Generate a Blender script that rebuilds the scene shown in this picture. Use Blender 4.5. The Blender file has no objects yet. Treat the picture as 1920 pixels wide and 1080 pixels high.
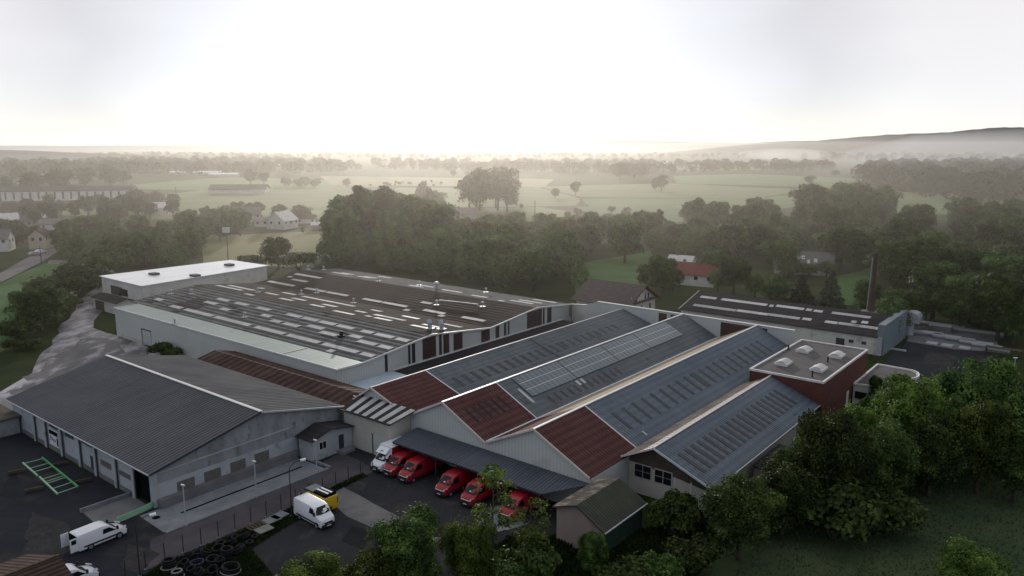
import bpy, math, random
import numpy as np
from mathutils import Vector, Matrix
random.seed(7)
SC = bpy.context.scene
COL = SC.collection
# ------------------------------------------------------------------ site frame
F = 1460.; HZ = 270.; H = 40.
PITCH = math.atan((540-HZ)/F)
A = math.atan2(2150-960, F/math.cos(PITCH))
UX, UY = math.cos(A), -math.sin(A)          # u axis of the factory grid
VX, VY = math.sin(A), math.cos(A)           # v axis

def ray(x, y):
    dy = -(y-540)
    return (x-960., F*math.cos(PITCH)+dy*math.sin(PITCH), -F*math.sin(PITCH)+dy*math.cos(PITCH))
def W(x, y, z=0.):
    r = ray(x, y); t = (z-H)/r[2]
    return Vector((r[0]*t, r[1]*t, z))
def zat(w, y):
    r = ray(960, y); return H+r[2]*(w[1]/r[1])
def S(x, y, u=None, v=None, z=None):
    r = ray(x, y); ru = r[0]*UX+r[1]*UY; rv = r[0]*VX+r[1]*VY
    t = u/ru if u is not None else v/rv if v is not None else (z-H)/r[2]
    return (ru*t, rv*t, H+r[2]*t)
def G(u, v, z=0.):
    return Vector((u*UX+v*VX, u*UY+v*VY, z))
def toUV(w):
    return (w[0]*UX+w[1]*UY, w[0]*VX+w[1]*VY)

# ------------------------------------------------------------------ materials
def mat(name, c, c2=None, scale=.5, rough=.85, spec=.3, metal=0., stripe=None, bump=0., bscale=8., c3=None, s3=6., f3=.5,
        rot=0., stretch=(1, 1, 1), translucent=0., lo=.35, hi=.65, alpha=None, emit=None, streak=None):
    m = bpy.data.materials.new(name); m.use_nodes = True
    nt = m.node_tree; nd = nt.nodes; lk = nt.links
    b = nd['Principled BSDF']; out = nd['Material Output']
    b.inputs['Roughness'].default_value = rough
    b.inputs['Specular IOR Level'].default_value = spec
    b.inputs['Metallic'].default_value = metal
    tc = nd.new('ShaderNodeTexCoord'); mp = nd.new('ShaderNodeMapping')
    mp.inputs['Scale'].default_value = stretch; mp.inputs['Rotation'].default_value = (0, 0, rot)
    lk.new(tc.outputs['Object'], mp.inputs['Vector'])
    colsock = None
    if c2 is not None:
        n = nd.new('ShaderNodeTexNoise'); n.inputs['Scale'].default_value = scale; n.inputs['Detail'].default_value = 8
        n.inputs['Roughness'].default_value = .62
        lk.new(mp.outputs[0], n.inputs['Vector'])
        r = nd.new('ShaderNodeValToRGB'); r.color_ramp.elements[0].position = lo; r.color_ramp.elements[1].position = hi
        r.color_ramp.elements[0].color = (*c, 1); r.color_ramp.elements[1].color = (*c2, 1)
        lk.new(n.outputs['Fac'], r.inputs['Fac']); colsock = r.outputs['Color']
    else:
        rgb = nd.new('ShaderNodeRGB'); rgb.outputs[0].default_value = (*c, 1); colsock = rgb.outputs[0]
    if c3 is not None:
        n = nd.new('ShaderNodeTexNoise'); n.inputs['Scale'].default_value = s3; n.inputs['Detail'].default_value = 5
        lk.new(mp.outputs[0], n.inputs['Vector'])
        r = nd.new('ShaderNodeValToRGB'); r.color_ramp.elements[0].position = f3; r.color_ramp.elements[1].position = min(1, f3+.15)
        lk.new(n.outputs['Fac'], r.inputs['Fac'])
        mx = nd.new('ShaderNodeMixRGB'); lk.new(r.outputs['Color'], mx.inputs[0]); lk.new(colsock, mx.inputs[1])
        mx.inputs[2].default_value = (*c3, 1); colsock = mx.outputs[0]
    if streak:
        ax, amt = streak
        m2 = nd.new('ShaderNodeMapping'); m2.inputs['Scale'].default_value = (2.6, .09, .5) if ax == 0 else (.12, 2.2, .5)
        lk.new(tc.outputs['Object'], m2.inputs['Vector'])
        n = nd.new('ShaderNodeTexNoise'); n.inputs['Scale'].default_value = 1.; n.inputs['Detail'].default_value = 6; n.inputs['Roughness'].default_value = .7
        lk.new(m2.outputs[0], n.inputs['Vector'])
        ma = nd.new('ShaderNodeMath'); ma.operation = 'MULTIPLY_ADD'; ma.inputs[1].default_value = amt*4; ma.inputs[2].default_value = 1-amt*2
        lk.new(n.outputs['Fac'], ma.inputs[0])
        mx = nd.new('ShaderNodeMixRGB'); mx.blend_type = 'MULTIPLY'; mx.inputs[0].default_value = 1
        lk.new(colsock, mx.inputs[1]); lk.new(ma.outputs[0], mx.inputs[2]); colsock = mx.outputs[0]
    hs = []
    if stripe:
        for ax, pitch, depth in (stripe if isinstance(stripe[0], tuple) else (stripe,)):
            sp = nd.new('ShaderNodeSeparateXYZ'); lk.new(tc.outputs['Object'], sp.inputs[0])
            mu = nd.new('ShaderNodeMath'); mu.operation = 'MULTIPLY'; mu.inputs[1].default_value = 2*math.pi/pitch
            lk.new(sp.outputs[ax], mu.inputs[0])
            si = nd.new('ShaderNodeMath'); si.operation = 'SINE'; lk.new(mu.outputs[0], si.inputs[0]); hs.append((si.outputs[0], pitch, depth))
            ma = nd.new('ShaderNodeMath'); ma.operation = 'MULTIPLY_ADD'; ma.inputs[1].default_value = depth; ma.inputs[2].default_value = 1.
            lk.new(si.outputs[0], ma.inputs[0])
            mx = nd.new('ShaderNodeMixRGB'); mx.blend_type = 'MULTIPLY'; mx.inputs[0].default_value = 1
            lk.new(colsock, mx.inputs[1]); lk.new(ma.outputs[0], mx.inputs[2]); colsock = mx.outputs[0]
    if bump:
        n = nd.new('ShaderNodeTexNoise'); n.inputs['Scale'].default_value = bscale; n.inputs['Detail'].default_value = 6
        lk.new(mp.outputs[0], n.inputs['Vector'])
        bp = nd.new('ShaderNodeBump'); bp.inputs['Strength'].default_value = bump; bp.inputs['Distance'].default_value = .1
        lk.new(n.outputs['Fac'], bp.inputs['Height']); lk.new(bp.outputs[0], b.inputs['Normal'])
    if hs:
        pv = None
        for sk, pitch, depth in hs:
            bp2 = nd.new('ShaderNodeBump'); bp2.inputs['Strength'].default_value = min(1, depth*2); bp2.inputs['Distance'].default_value = pitch*.10
            lk.new(sk, bp2.inputs['Height'])
            if b.inputs['Normal'].links: lk.new(b.inputs['Normal'].links[0].from_socket, bp2.inputs['Normal'])
            lk.new(bp2.outputs[0], b.inputs['Normal'])
    lk.new(colsock, b.inputs['Base Color'])
    if emit:
        b.inputs['Emission Color'].default_value = (*c, 1); b.inputs['Emission Strength'].default_value = emit
    if translucent:
        t = nd.new('ShaderNodeBsdfTranslucent'); lk.new(colsock, t.inputs['Color'])
        ms = nd.new('ShaderNodeMixShader'); ms.inputs[0].default_value = translucent
        lk.new(b.outputs[0], ms.inputs[1]); lk.new(t.outputs[0], ms.inputs[2]); lk.new(ms.outputs[0], out.inputs['Surface'])
    return m

def leafmat(name, c, c2, c3, tr=.4):
    m = bpy.data.materials.new(name); m.use_nodes = True
    nt = m.node_tree; nd = nt.nodes; lk = nt.links
    b = nd['Principled BSDF']; out = nd['Material Output']
    b.inputs['Roughness'].default_value = .6; b.inputs['Specular IOR Level'].default_value = .12
    tc = nd.new('ShaderNodeTexCoord'); oi = nd.new('ShaderNodeObjectInfo')
    n = nd.new('ShaderNodeTexNoise'); n.inputs['Scale'].default_value = 6; n.inputs['Detail'].default_value = 4
    lk.new(tc.outputs['Object'], n.inputs['Vector'])
    r = nd.new('ShaderNodeValToRGB'); e = r.color_ramp.elements
    e[0].position = .36; e[1].position = .66; e[0].color = (*c, 1); e[1].color = (*c3, 1)
    k = e.new(.52); k.color = (*c2, 1)
    lk.new(n.outputs['Fac'], r.inputs['Fac'])
    hs = nd.new('ShaderNodeHueSaturation')
    mr = nd.new('ShaderNodeMapRange'); mr.inputs['To Min'].default_value = .466; mr.inputs['To Max'].default_value = .498
    lk.new(oi.outputs['Random'], mr.inputs['Value']); lk.new(mr.outputs[0], hs.inputs['Hue'])
    mr2 = nd.new('ShaderNodeMapRange'); mr2.inputs['To Min'].default_value = .6; mr2.inputs['To Max'].default_value = 1.55
    lk.new(oi.outputs['Random'], mr2.inputs['Value']); lk.new(mr2.outputs[0], hs.inputs['Value'])
    lk.new(r.outputs['Color'], hs.inputs['Color']); lk.new(hs.outputs[0], b.inputs['Base Color'])
    t = nd.new('ShaderNodeBsdfTranslucent'); lk.new(hs.outputs[0], t.inputs['Color'])
    ms = nd.new('ShaderNodeMixShader'); ms.inputs[0].default_value = tr
    lk.new(b.outputs[0], ms.inputs[1]); lk.new(t.outputs[0], ms.inputs[2]); lk.new(ms.outputs[0], out.inputs['Surface'])
    return m

M = {}
M['asphalt'] = mat('asphalt', (.020, .021, .026), (.031, .032, .037), .12, .85, .15, c3=(.05, .048, .05), s3=.35, f3=.56, bump=.15, bscale=9, streak=(0, .2))
M['asphalt_b'] = mat('yard tarmac', (.014, .0155, .021), (.024, .026, .033), .1, .85, .15, c3=(.040, .037, .036), s3=.22, f3=.56, bump=.15, streak=(1, .2))
M['gravelstrip'] = mat('gravel strip', (.06, .056, .062), (.09, .083, .088), .25, .95, .05, bump=.4, bscale=14)
M['concrete'] = mat('pale concrete', (.15, .16, .175), (.22, .235, .25), .35, .85, .12, c3=(.13, .13, .13), s3=1.6, f3=.6, bump=.1)
M['concrete_d'] = mat('grey concrete', (.12, .12, .125), (.18, .175, .175), .3, .85, .2, bump=.15)
M['track'] = mat('wet track', (.055, .05, .055), (.36, .35, .38), .22, .45, .5, c3=(.05, .045, .045), s3=.4, f3=.55, bump=.5, bscale=2, stretch=(1, .45, 1), rot=.75, lo=.42, hi=.6)
M['road'] = mat('road', (.13, .125, .125), (.18, .17, .165), .2, .9, .08)
M['grass'] = mat('rough grass', (.018, .028, .010), (.04, .055, .018), .06, .95, .03, c3=(.06, .065, .028), s3=.5, f3=.62, bump=.7, bscale=3)
M['grass_dark'] = mat('meadow grass', (.040, .062, .03), (.072, .095, .043), .08, .95, .03, c3=(.13, .11, .06), s3=.22, f3=.62, bump=.9, bscale=2.5)
M['grass_mown'] = mat('mown grass', (.045, .10, .03), (.075, .14, .045), .08, .95, .1, c3=(.10, .15, .06), s3=.25, f3=.6, bump=.3)  # lighter green turf of the lawn and gardens
M['field_a'] = mat('field green', (.06, .11, .03), (.09, .15, .045), .02, .95, .1, stretch=(.3, 2, 1))
M['field_b'] = mat('field pale', (.085, .115, .04), (.13, .15, .055), .02, .95, .1, stretch=(.3, 2, 1))
M['field_c'] = mat('field straw', (.19, .18, .08), (.14, .15, .06), .03, .95, .1)
M['field_d'] = mat('field dark', (.05, .09, .03), (.075, .115, .04), .02, .95, .1, stretch=(.3, 2, 1))
M['soil'] = mat('bare soil', (.05, .04, .033), (.09, .075, .06), .3, .95, .1, bump=.4)
M['water'] = mat('water', (.02, .022, .02), rough=.06, spec=.8, bump=.05, bscale=3)
M['hill'] = mat('wooded hill', (.045, .052, .066), (.06, .068, .08), .006, .95, .02, c3=(.08, .085, .09), s3=.003, f3=.6)  # distant haze tinted into the base colour as blue-grey
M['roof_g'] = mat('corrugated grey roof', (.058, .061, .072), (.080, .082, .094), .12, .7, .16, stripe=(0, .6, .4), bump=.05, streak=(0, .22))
M['roof_g_sunlit'] = mat('corrugated grey roof sunlit slope', (.068, .068, .075), (.10, .10, .102), .15, .9, .03, stripe=(0, .9, .3), bump=.05, streak=(0, .22))  # lighter copy of the grey sheet, sun on the far slope painted in
M['roof_blue'] = mat('blue-grey ribbed roof', (.064, .086, .112), (.086, .112, .142), .1, .6, .25, stripe=((1, .5, .16), (0, .9, .10)), c3=(.06, .075, .09), s3=.5, f3=.6, streak=(1, .22))
M['roof_slate'] = mat('slate grey ribbed roof', (.07, .085, .10), (.10, .115, .125), .12, .65, .25, stripe=((1, .5, .15), (0, .9, .10)), c3=(.055, .06, .06), s3=.45, f3=.58, streak=(1, .22))
M['roof_red'] = mat('red ribbed roof', (.074, .032, .031), (.094, .043, .040), .15, .85, .08, stripe=((1, .5, .18), (0, .9, .15)), c3=(.085, .045, .038), s3=.35, f3=.55, streak=(1, .22))
M['roof_dark'] = mat('dark felt roof', (.03, .028, .031), (.046, .042, .044), .2, .9, .06, stripe=(1, 1.1, .1), c3=(.07, .065, .065), s3=.8, f3=.66, streak=(0, .22))
M['roof_brown'] = mat('brown asbestos roof', (.042, .035, .031), (.06, .05, .044), .1, .95, .03, stripe=(1, 1.35, .12), c3=(.085, .075, .065), s3=.9, f3=.68, streak=(0, .22))
M['roof_asb'] = mat('grey weathered asbestos', (.085, .085, .085), (.13, .13, .128), .3, .95, .04, stripe=(1, 1.35, .2), c3=(.05, .048, .046), s3=.35, f3=.57, streak=(0, .22))
M['roof_green'] = mat('pale green sheet', (.18, .235, .21), (.23, .285, .255), .1, .5, .4, stripe=(0, .9, .08), streak=(0, .22))
M['roof_rust'] = mat('rusty brown sheet', (.05, .032, .028), (.085, .055, .045), .3, .9, .06, stripe=(0, 1.6, .25), streak=(0, .22))
M['roof_white'] = mat('sky-glare membrane', (.80, .80, .79), (.66, .66, .66), .12, .2, .9, c3=(.30, .3, .3), s3=.35, f3=.68, stretch=(1, .4, 1))  # base colour whitened to carry the bright sky reflected in the roof
M['roof_felt'] = mat('grey roofing felt', (.085, .08, .078), (.12, .113, .108), .3, .8, .15, c3=(.26, .26, .26), s3=.8, f3=.7)
M['roof_lblue'] = mat('pale blue sheet', (.36, .42, .50), (.46, .52, .60), .2, .5, .4, stripe=(1, .5, .08))
M['canopy'] = mat('canopy sheet', (.05, .06, .078), (.08, .088, .11), .1, .6, .2, stripe=(0, .42, .28), streak=(0, .22))
M['panel_wall'] = mat('pale cladding', (.42, .44, .42), (.50, .51, .48), .08, .75, .2, stripe=(0, .5, .05), c3=(.35, .35, .33), s3=.15, f3=.6)
M['panel_wall_v'] = mat('pale cladding v', (.42, .44, .42), (.50, .51, .48), .08, .75, .2, stripe=((1, .5, .05), (0, .5, .05)))
M['cream'] = mat('cream render', (.40, .39, .34), (.48, .46, .41), .2, .85, .2, c3=(.3, .28, .24), s3=.5, f3=.62)
M['dark_panel'] = mat('maroon wall panel', (.05, .028, .026), (.07, .038, .034), .5, .6, .3)
M['old_concrete'] = mat('weathered concrete', (.19, .20, .205), (.29, .30, .305), .5, .9, .1, c3=(.13, .135, .135), s3=1.1, f3=.56, bump=.3, stretch=(1, 1, .6))
M['pale_blue_wall'] = mat('painted wall', (.31, .33, .355), (.39, .41, .43), .25, .85, .2, c3=(.2, .21, .22), s3=.8, f3=.6)
M['block'] = mat('bricked panel', (.11, .10, .10), (.15, .135, .13), 1.5, .9, .1)
M['brick'] = mat('red brick', (.092, .038, .030), (.125, .05, .038), .6, .85, .2, stripe=(2, .3, .08), c3=(.13, .045, .03), s3=.5, f3=.6)
M['whitewall'] = mat('white render', (.50, .48, .45), (.60, .58, .55), .3, .85, .2, c3=(.36, .33, .3), s3=.5, f3=.6)
M['pinkwall'] = mat('pinkish render', (.30, .235, .21), (.36, .29, .26), .4, .9, .1, c3=(.24, .19, .17), s3=.7, f3=.6)
M['greenwall'] = mat('dark green boards', (.014, .03, .022), (.022, .042, .03), .6, .8, .2, stripe=(0, .5, .15))
M['trim'] = mat('pale metal trim', (.58, .57, .55), (.7, .69, .67), .5, .45, .5)
M['trim_p'] = mat('pinkish trim', (.55, .48, .45), (.62, .55, .52), .5, .5, .4)
M['gutter'] = mat('zinc gutter', (.42, .46, .50), (.52, .56, .6), .5, .4, .5)
M['light_strip'] = mat('translucent sheet', (.34, .34, .33), (.46, .46, .45), .5, .65, .2)
M['light_bright'] = mat('bright translucent sheet', (.46, .46, .45), (.62, .62, .60), .4, .8, .12)  # sky glare on the rooflights put into a paler base colour
M['slot'] = mat('dirty rooflight', (.028, .032, .036), (.045, .048, .05), .6, .6, .3)
M['slot_pale'] = mat('pale slot', (.42, .43, .43), rough=.6)
M['solar'] = mat('solar glass', (.085, .115, .13), (.115, .15, .165), .1, .35, .4, stripe=((1, 1.05, .08), (0, .35, .06)))
M['darkmetal'] = mat('dark metal', (.03, .03, .033), rough=.5)
M['black'] = mat('black opening', (.006, .006, .007), rough=.9, spec=.05)
M['glass'] = mat('dark glass', (.010, .013, .016), rough=.2, spec=.25)
M['white_paint'] = mat('white vehicle paint', (.72, .74, .78), (.66, .68, .72), .6, .28, .5)
M['red_paint'] = mat('red vehicle paint', (.30, .010, .020), (.26, .009, .016), .8, .35, .4)
M['yellow_paint'] = mat('yellow vehicle paint', (.62, .42, .015), (.55, .37, .012), .8, .32, .5)
M['red_curtain'] = mat('red box side', (.30, .012, .02), (.26, .01, .018), .8, .45, .4)
M['plastic'] = mat('black plastic', (.02, .02, .022), rough=.6)
M['tyre'] = mat('tyre rubber', (.014, .014, .015), rough=.85)
M['rim'] = mat('wheel rim', (.28, .28, .29), rough=.45, metal=.4)
M['chrome'] = mat('bright trim', (.55, .55, .56), rough=.25, metal=.5)
M['headlight'] = mat('headlight glass', (.6, .62, .65), rough=.15, spec=.8)
M['plate'] = mat('plate', (.6, .6, .58), rough=.5)
M['redlight'] = mat('rear lamp', (.3, .01, .01), rough=.3)
M['green_steel'] = mat('green painted steel', (.05, .30, .10), (.07, .36, .13), .6, .4, .5)
M['green_pale'] = mat('pale green steel', (.20, .42, .26), (.27, .50, .33), .6, .4, .5)
M['wood'] = mat('dark timber', (.06, .045, .032), (.09, .07, .05), 2, .9, .1)
M['bark'] = mat('bark', (.05, .04, .03), (.09, .075, .055), 5, .95, .05)
M['galv'] = mat('galvanised steel', (.30, .32, .34), (.38, .40, .42), 1, .5, .5)
M['lamp_white'] = mat('lamp bowl', (.8, .8, .8), rough=.2)
M['pipe'] = mat('black pipe', (.006, .006, .007), (.012, .012, .014), 3, .6, .15)
M['pipe_purple'] = mat('purple plastic', (.03, .02, .09), rough=.6)
M['pipe_white'] = mat('white wrap', (.22, .22, .22), rough=.5)
M['slab'] = mat('stone slab', (.14, .155, .14), (.2, .21, .19), 1, .8, .2)
M['tile_brown'] = mat('brown tiles', (.06, .042, .036), (.085, .06, .05), .8, .95, .04, stripe=(1, .55, .3))
M['tile_red'] = mat('red tiles', (.13, .038, .032), (.17, .052, .042), .8, .95, .05, stripe=(1, .5, .2))
M['tile_grey'] = mat('grey slates', (.09, .085, .085), (.13, .125, .12), .8, .7, .3, stripe=(1, .5, .15))
M['tile_pale'] = mat('pale wet tiles', (.40, .38, .36), (.5, .48, .46), .8, .25, .7)
M['rust'] = mat('rusty steel chimney', (.05, .035, .028), (.085, .055, .042), .8, .8, .2)
M['blue_tarp'] = mat('pale blue roof', (.35, .40, .48), rough=.5)
L_NEAR = leafmat('broad leaves', (.018, .036, .011), (.045, .082, .02), (.095, .155, .036), .3)
L_BRIGHT = leafmat('fresh leaves', (.024, .048, .010), (.066, .112, .022), (.13, .205, .04), .35)
L_FAR = leafmat('distant leaves', (.02, .032, .014), (.036, .055, .022), (.06, .085, .032), .3)
L_CON = leafmat('conifer needles', (.014, .026, .014), (.024, .04, .02), (.04, .06, .028), .15)

M['tile_chalet'] = mat('greyish brown tiles', (.085, .068, .068), (.115, .092, .09), .8, .95, .04, stripe=(1, .5, .15))
# ------------------------------------------------------------------ mesh helper
class MB:
    def __init__(s, off=(0, 0, 0)):
        s.v = []; s.f = []; s.o = off
    def poly(s, pts):
        n = len(s.v); s.v += [(p[0]-s.o[0], p[1]-s.o[1], p[2]-s.o[2]) for p in pts]; s.f.append(tuple(range(n, n+len(pts)))); return s
    def box(s, a, b):
        x0, x1 = sorted((a[0], b[0])); y0, y1 = sorted((a[1], b[1])); z0, z1 = sorted((a[2], b[2]))
        n = len(s.v)
        s.v += [(x-s.o[0], y-s.o[1], z-s.o[2]) for z in (z0, z1) for x, y in ((x0, y0), (x1, y0), (x1, y1), (x0, y1))]
        s.f += [(n+3, n+2, n+1, n), (n+4, n+5, n+6, n+7)]+[(n+i, n+(i+1) % 4, n+4+(i+1) % 4, n+4+i) for i in range(4)]
        return s
    def extr(s, pts, d):
        """closed solid from polygon pts and offset vector d"""
        n = len(s.v); k = len(pts)
        s.v += [(p[0]-s.o[0], p[1]-s.o[1], p[2]-s.o[2]) for p in pts]
        s.v += [(p[0]+d[0]-s.o[0], p[1]+d[1]-s.o[1], p[2]+d[2]-s.o[2]) for p in pts]
        s.f += [tuple(range(n, n+k)), tuple(range(n+2*k-1, n+k-1, -1))]
        s.f += [(n+i, n+k+i, n+k+(i+1) % k, n+(i+1) % k) for i in range(k)]
        return s
    def slab(s, pts, t=.12):
        return s.extr(pts, (0, 0, -t))
    def beam(s, p0, p1, w=.15, h=.15):
        p0 = Vector(p0); p1 = Vector(p1); d = (p1-p0).normalized()
        up = Vector((0, 0, 1)) if abs(d.z) < .95 else Vector((1, 0, 0))
        a = d.cross(up).normalized()*w/2; b = a.cross(d).normalized()*h/2
        return s.extr([p0+a+b, p0-a+b, p0-a-b, p0+a-b], p1-p0)
    def tube(s, p0, p1, r0, r1=None, n=10, cap=True):
        r1 = r0 if r1 is None else r1
        p0 = Vector(p0); p1 = Vector(p1); d = (p1-p0).normalized()
        up = Vector((0, 0, 1)) if abs(d.z) < .95 else Vector((1, 0, 0))
        a = d.cross(up).normalized(); b = a.cross(d)
        k = len(s.v)
        for p, r in ((p0, r0), (p1, r1)):
            for i in range(n):
                q = p+(a*math.cos(2*math.pi*i/n)+b*math.sin(2*math.pi*i/n))*r
                s.v.append((q[0]-s.o[0], q[1]-s.o[1], q[2]-s.o[2]))
        s.f += [(k+i, k+(i+1) % n, k+n+(i+1) % n, k+n+i) for i in range(n)]
        if cap: s.f += [tuple(range(k+n-1, k-1, -1)), tuple(range(k+n, k+2*n))]
        return s
    def torus(s, c, R, r, n=20, m=8):
        k = len(s.v)
        for i in range(n):
            for j in range(m):
                a = 2*math.pi*i/n; b = 2*math.pi*j/m
                s.v.append((c[0]+(R+r*math.cos(b))*math.cos(a)-s.o[0], c[1]+(R+r*math.cos(b))*math.sin(a)-s.o[1], c[2]+r*math.sin(b)-s.o[2]))
        for i in range(n):
            for j in range(m):
                s.f.append((k+i*m+j, k+((i+1) % n)*m+j, k+((i+1) % n)*m+(j+1) % m, k+i*m+(j+1) % m))
        return s
    def mesh(s, name, m):
        me = bpy.data.meshes.new(name); me.from_pydata([tuple(x) for x in s.v], [], s.f); me.update()
        me.materials.append(m); return me
    def build(s, name, m, parent=None, smooth=False, bevel=0):
        o = bpy.data.objects.new(name, s.mesh(name, m)); COL.objects.link(o)
        if parent is not None: o.parent = parent
        if smooth:
            for p in o.data.polygons: p.use_smooth = True
        if bevel:
            md = o.modifiers.new('edge', 'BEVEL'); md.width = bevel; md.segments = 2; md.limit_method = 'ANGLE'; md.angle_limit = .6
        return o

def tag(o, label=None, cat=None, group=None, kind=None):
    if label: o['label'] = label
    if cat: o['category'] = cat
    if group: o['group'] = group
    if kind: o['kind'] = kind
    return o
def thing(name, label, cat, loc, rotz=0., group=None):
    o = bpy.data.objects.new(name, None); o.empty_display_size = .3; COL.objects.link(o)
    o.location = loc; o.rotation_euler = (0, 0, rotz)
    return tag(o, label, cat, group)
def gthing(name, label, cat, u, v, z=0., group=None):
    return thing(name, label, cat, G(u, v, z), -A, group)
def gmesh(name, mb, m, u, v, z=0., kind=None, **kw):
    o = mb.build(name, m, None, **kw); o.location = G(u, v, z); o.rotation_euler = (0, 0, -A)
    if kind: o['kind'] = kind
    return o
def copy_tree(o, parent=None):
    c = o.copy(); COL.objects.link(c); c.parent = parent
    for ch in list(CH.get(o.name, [])): copy_tree_child(ch, c)
    return c
CH = {}

# ------------------------------------------------------------------ ground sheets
def sheet(name, pts, m, z, jit=0., step=4., kind='structure'):
    """flat sheet from world xy points, edges subdivided and roughened; z above the ground"""
    P = []
    n = len(pts)
    for i in range(n):
        a = Vector(pts[i][:2]); b = Vector(pts[(i+1) % n][:2]); L = (b-a).length
        k = max(1, int(L/step)) if jit else 1
        for j in range(k):
            p = a.lerp(b, j/k)
            if jit and j: p += Vector((random.uniform(-jit, jit), random.uniform(-jit, jit)))
            P.append((p.x, p.y, z))
    mb = MB(); mb.poly(P)
    # face up
    ar = sum(P[i][0]*P[(i+1) % len(P)][1]-P[(i+1) % len(P)][0]*P[i][1] for i in range(len(P)))
    if ar < 0: mb.f = [tuple(reversed(f)) for f in mb.f]
    o = mb.build(name, m); o['kind'] = kind
    return o
def px(*pp): return [W(a, b) for a, b in pp]
def uv(*pp): return [G(a, b) for a, b in pp]

g = MB(); g.poly([(-9000, -400, 0), (9000, -400, 0), (9000, 12000, 0), (-9000, 12000, 0)])
go = g.build('ground', M['grass']); go['kind'] = 'structure'

sheet('asphalt_yard', uv((-150, 18), (-40, 10), (-46, 44), (-70, 44.5), (-70, 61), (-81.4, 61), (-81.8, 38), (-122, 38.2), (-126, 34)), M['asphalt_b'], .012, .4)
sheet('parking_yard', uv((-69.6, 43), (-61, 37.5), (-50, 40), (-44, 52), (-40.5, 60.5), (-42.5, 67.6), (-81, 67.6), (-79, 62.2), (-70.6, 60.5)), M['asphalt'], .016, .25, 3)
sheet('concrete_strip', px((600, 925), (640, 912), (740, 965), (830, 1010), (790, 1030), (650, 968)), M['concrete_d'], .022, .1, 3)
sheet('pale_patch', px((905, 955), (960, 945), (985, 985), (920, 1000), (890, 975)), M['concrete'], .02, .3, 1.5)  # pale concrete tone laid over the dark yard
sheet('gravel_strip', uv((-75.3, 34.5), (-69.9, 31.5), (-70.2, 61), (-78.4, 61.5), (-77.5, 58.2), (-75.3, 57)), M['gravelstrip'], .02, .12, 2)
sheet('concrete_pad', uv((-81.3, 36.3), (-75.6, 36.1), (-75.6, 57), (-81.3, 57)), M['concrete'], .03)
sheet('concrete_apron', uv((-87, 32.8), (-83.3, 32.5), (-81.5, 34.6), (-81.9, 38.1), (-86.9, 38.2)), M['concrete_d'], .034)
sheet('gravel_track', px((-60, 770), (0, 735), (60, 700), (150, 560), (192, 530), (200, 560), (185, 590), (175, 615), (225, 630), (300, 662), (330, 690), (200, 700), (60, 740), (0, 790)), M['track'], .02, 1.0, 5)
sheet('asphalt_patch', px((20, 740), (80, 690), (140, 650), (150, 625), (220, 640), (260, 680), (180, 700), (90, 740)), mat('muddy tarmac', (.05, .048, .052), (.12, .115, .12), .25, .6, .4, c3=(.27, .26, .27), s3=.5, f3=.53, bump=.4, stretch=(1, .4, 1), rot=.9), .03, 1.6, 2.5)
sheet('road', px((-80, 560), (0, 512), (60, 478), (95, 458), (120, 458), (112, 470), (80, 490), (0, 530), (-60, 575)), M['road'], .02)
sheet('side_road', px((92, 488), (150, 487), (150, 493), (88, 496)), M['road'], .03)
sheet('lawn', px((-60, 590), (0, 532), (82, 494), (130, 492), (120, 520), (60, 600), (20, 650), (-60, 700)), M['grass_mown'], .015, .4, 6)
sheet('verge', px((0, 470), (60, 478), (0, 510), (-80, 540)), M['grass'], .02, .4)
sheet('yard_tarmac', px((1665, 672), (1700, 640), (1860, 660), (1900, 690), (1780, 745), (1700, 740), (1640, 700)), M['asphalt_b'], .02, .3, 3)
sheet('storage_hardstanding', px((1695, 612), (1760, 605), (1860, 628), (1880, 660), (1790, 655), (1700, 640)), M['concrete_d'], .024, .4, 3)
sheet('meadow', uv((-34, 60), (-20, 50), (10, 40), (60, 90), (20, 150), (-8, 128), (-14, 100), (-26, 76)), M['grass_dark'], .012, .8, 4)
sheet('meadow_slope', px((1400, 1200), (2300, 1200), (2300, 900), (1920, 890), (1780, 860), (1560, 960), (1440, 1020)), mat('dim meadow', (.040, .062, .032), (.072, .095, .046), .09, .95, .03, c3=(.09, .078, .05), s3=.25, f3=.6, bump=1., bscale=1.2), .02, .8, 4)
sheet('stream', px((960, 1100), (985, 1062), (1000, 1057), (1030, 1064), (1045, 1085), (1040, 1110)), M['water'], .02, .2, 1.5)
sheet('stream', px((1255, 1080), (1290, 1062), (1312, 1050), (1326, 1052), (1300, 1075), (1280, 1100)), M['water'], .024, .2, 1.5)
pm_a = mat('worn tarmac', (.030, .030, .034), (.05, .048, .05), .5, .9, .1, c3=(.07, .066, .066), s3=1.6, f3=.58, bump=.2)
pm_b = mat('repaired tarmac', (.009, .010, .013), (.016, .017, .021), .4, .85, .15, bump=.15)
for k, (pts_, m_) in enumerate((
    (((60, 960), (130, 985), (120, 1040), (40, 1050)), pm_a), (((20, 880), (40, 900), (30, 940), (0, 930)), pm_b),
    (((240, 1020), (300, 1040), (260, 1075), (225, 1060)), pm_a), (((660, 985), (700, 1000), (680, 1030), (640, 1015)), pm_b),
    (((720, 930), (800, 945), (790, 965), (730, 955)), pm_a), (((640, 900), (690, 905), (680, 920), (645, 915)), pm_a),
    (((800, 985), (850, 990), (840, 1010), (800, 1005)), pm_b), (((1740, 660), (1800, 668), (1780, 690), (1730, 680)), pm_a))):
    sheet('tarmac_patch', px(*pts_), m_, .026+.001*k, .25, 1.2)
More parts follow.
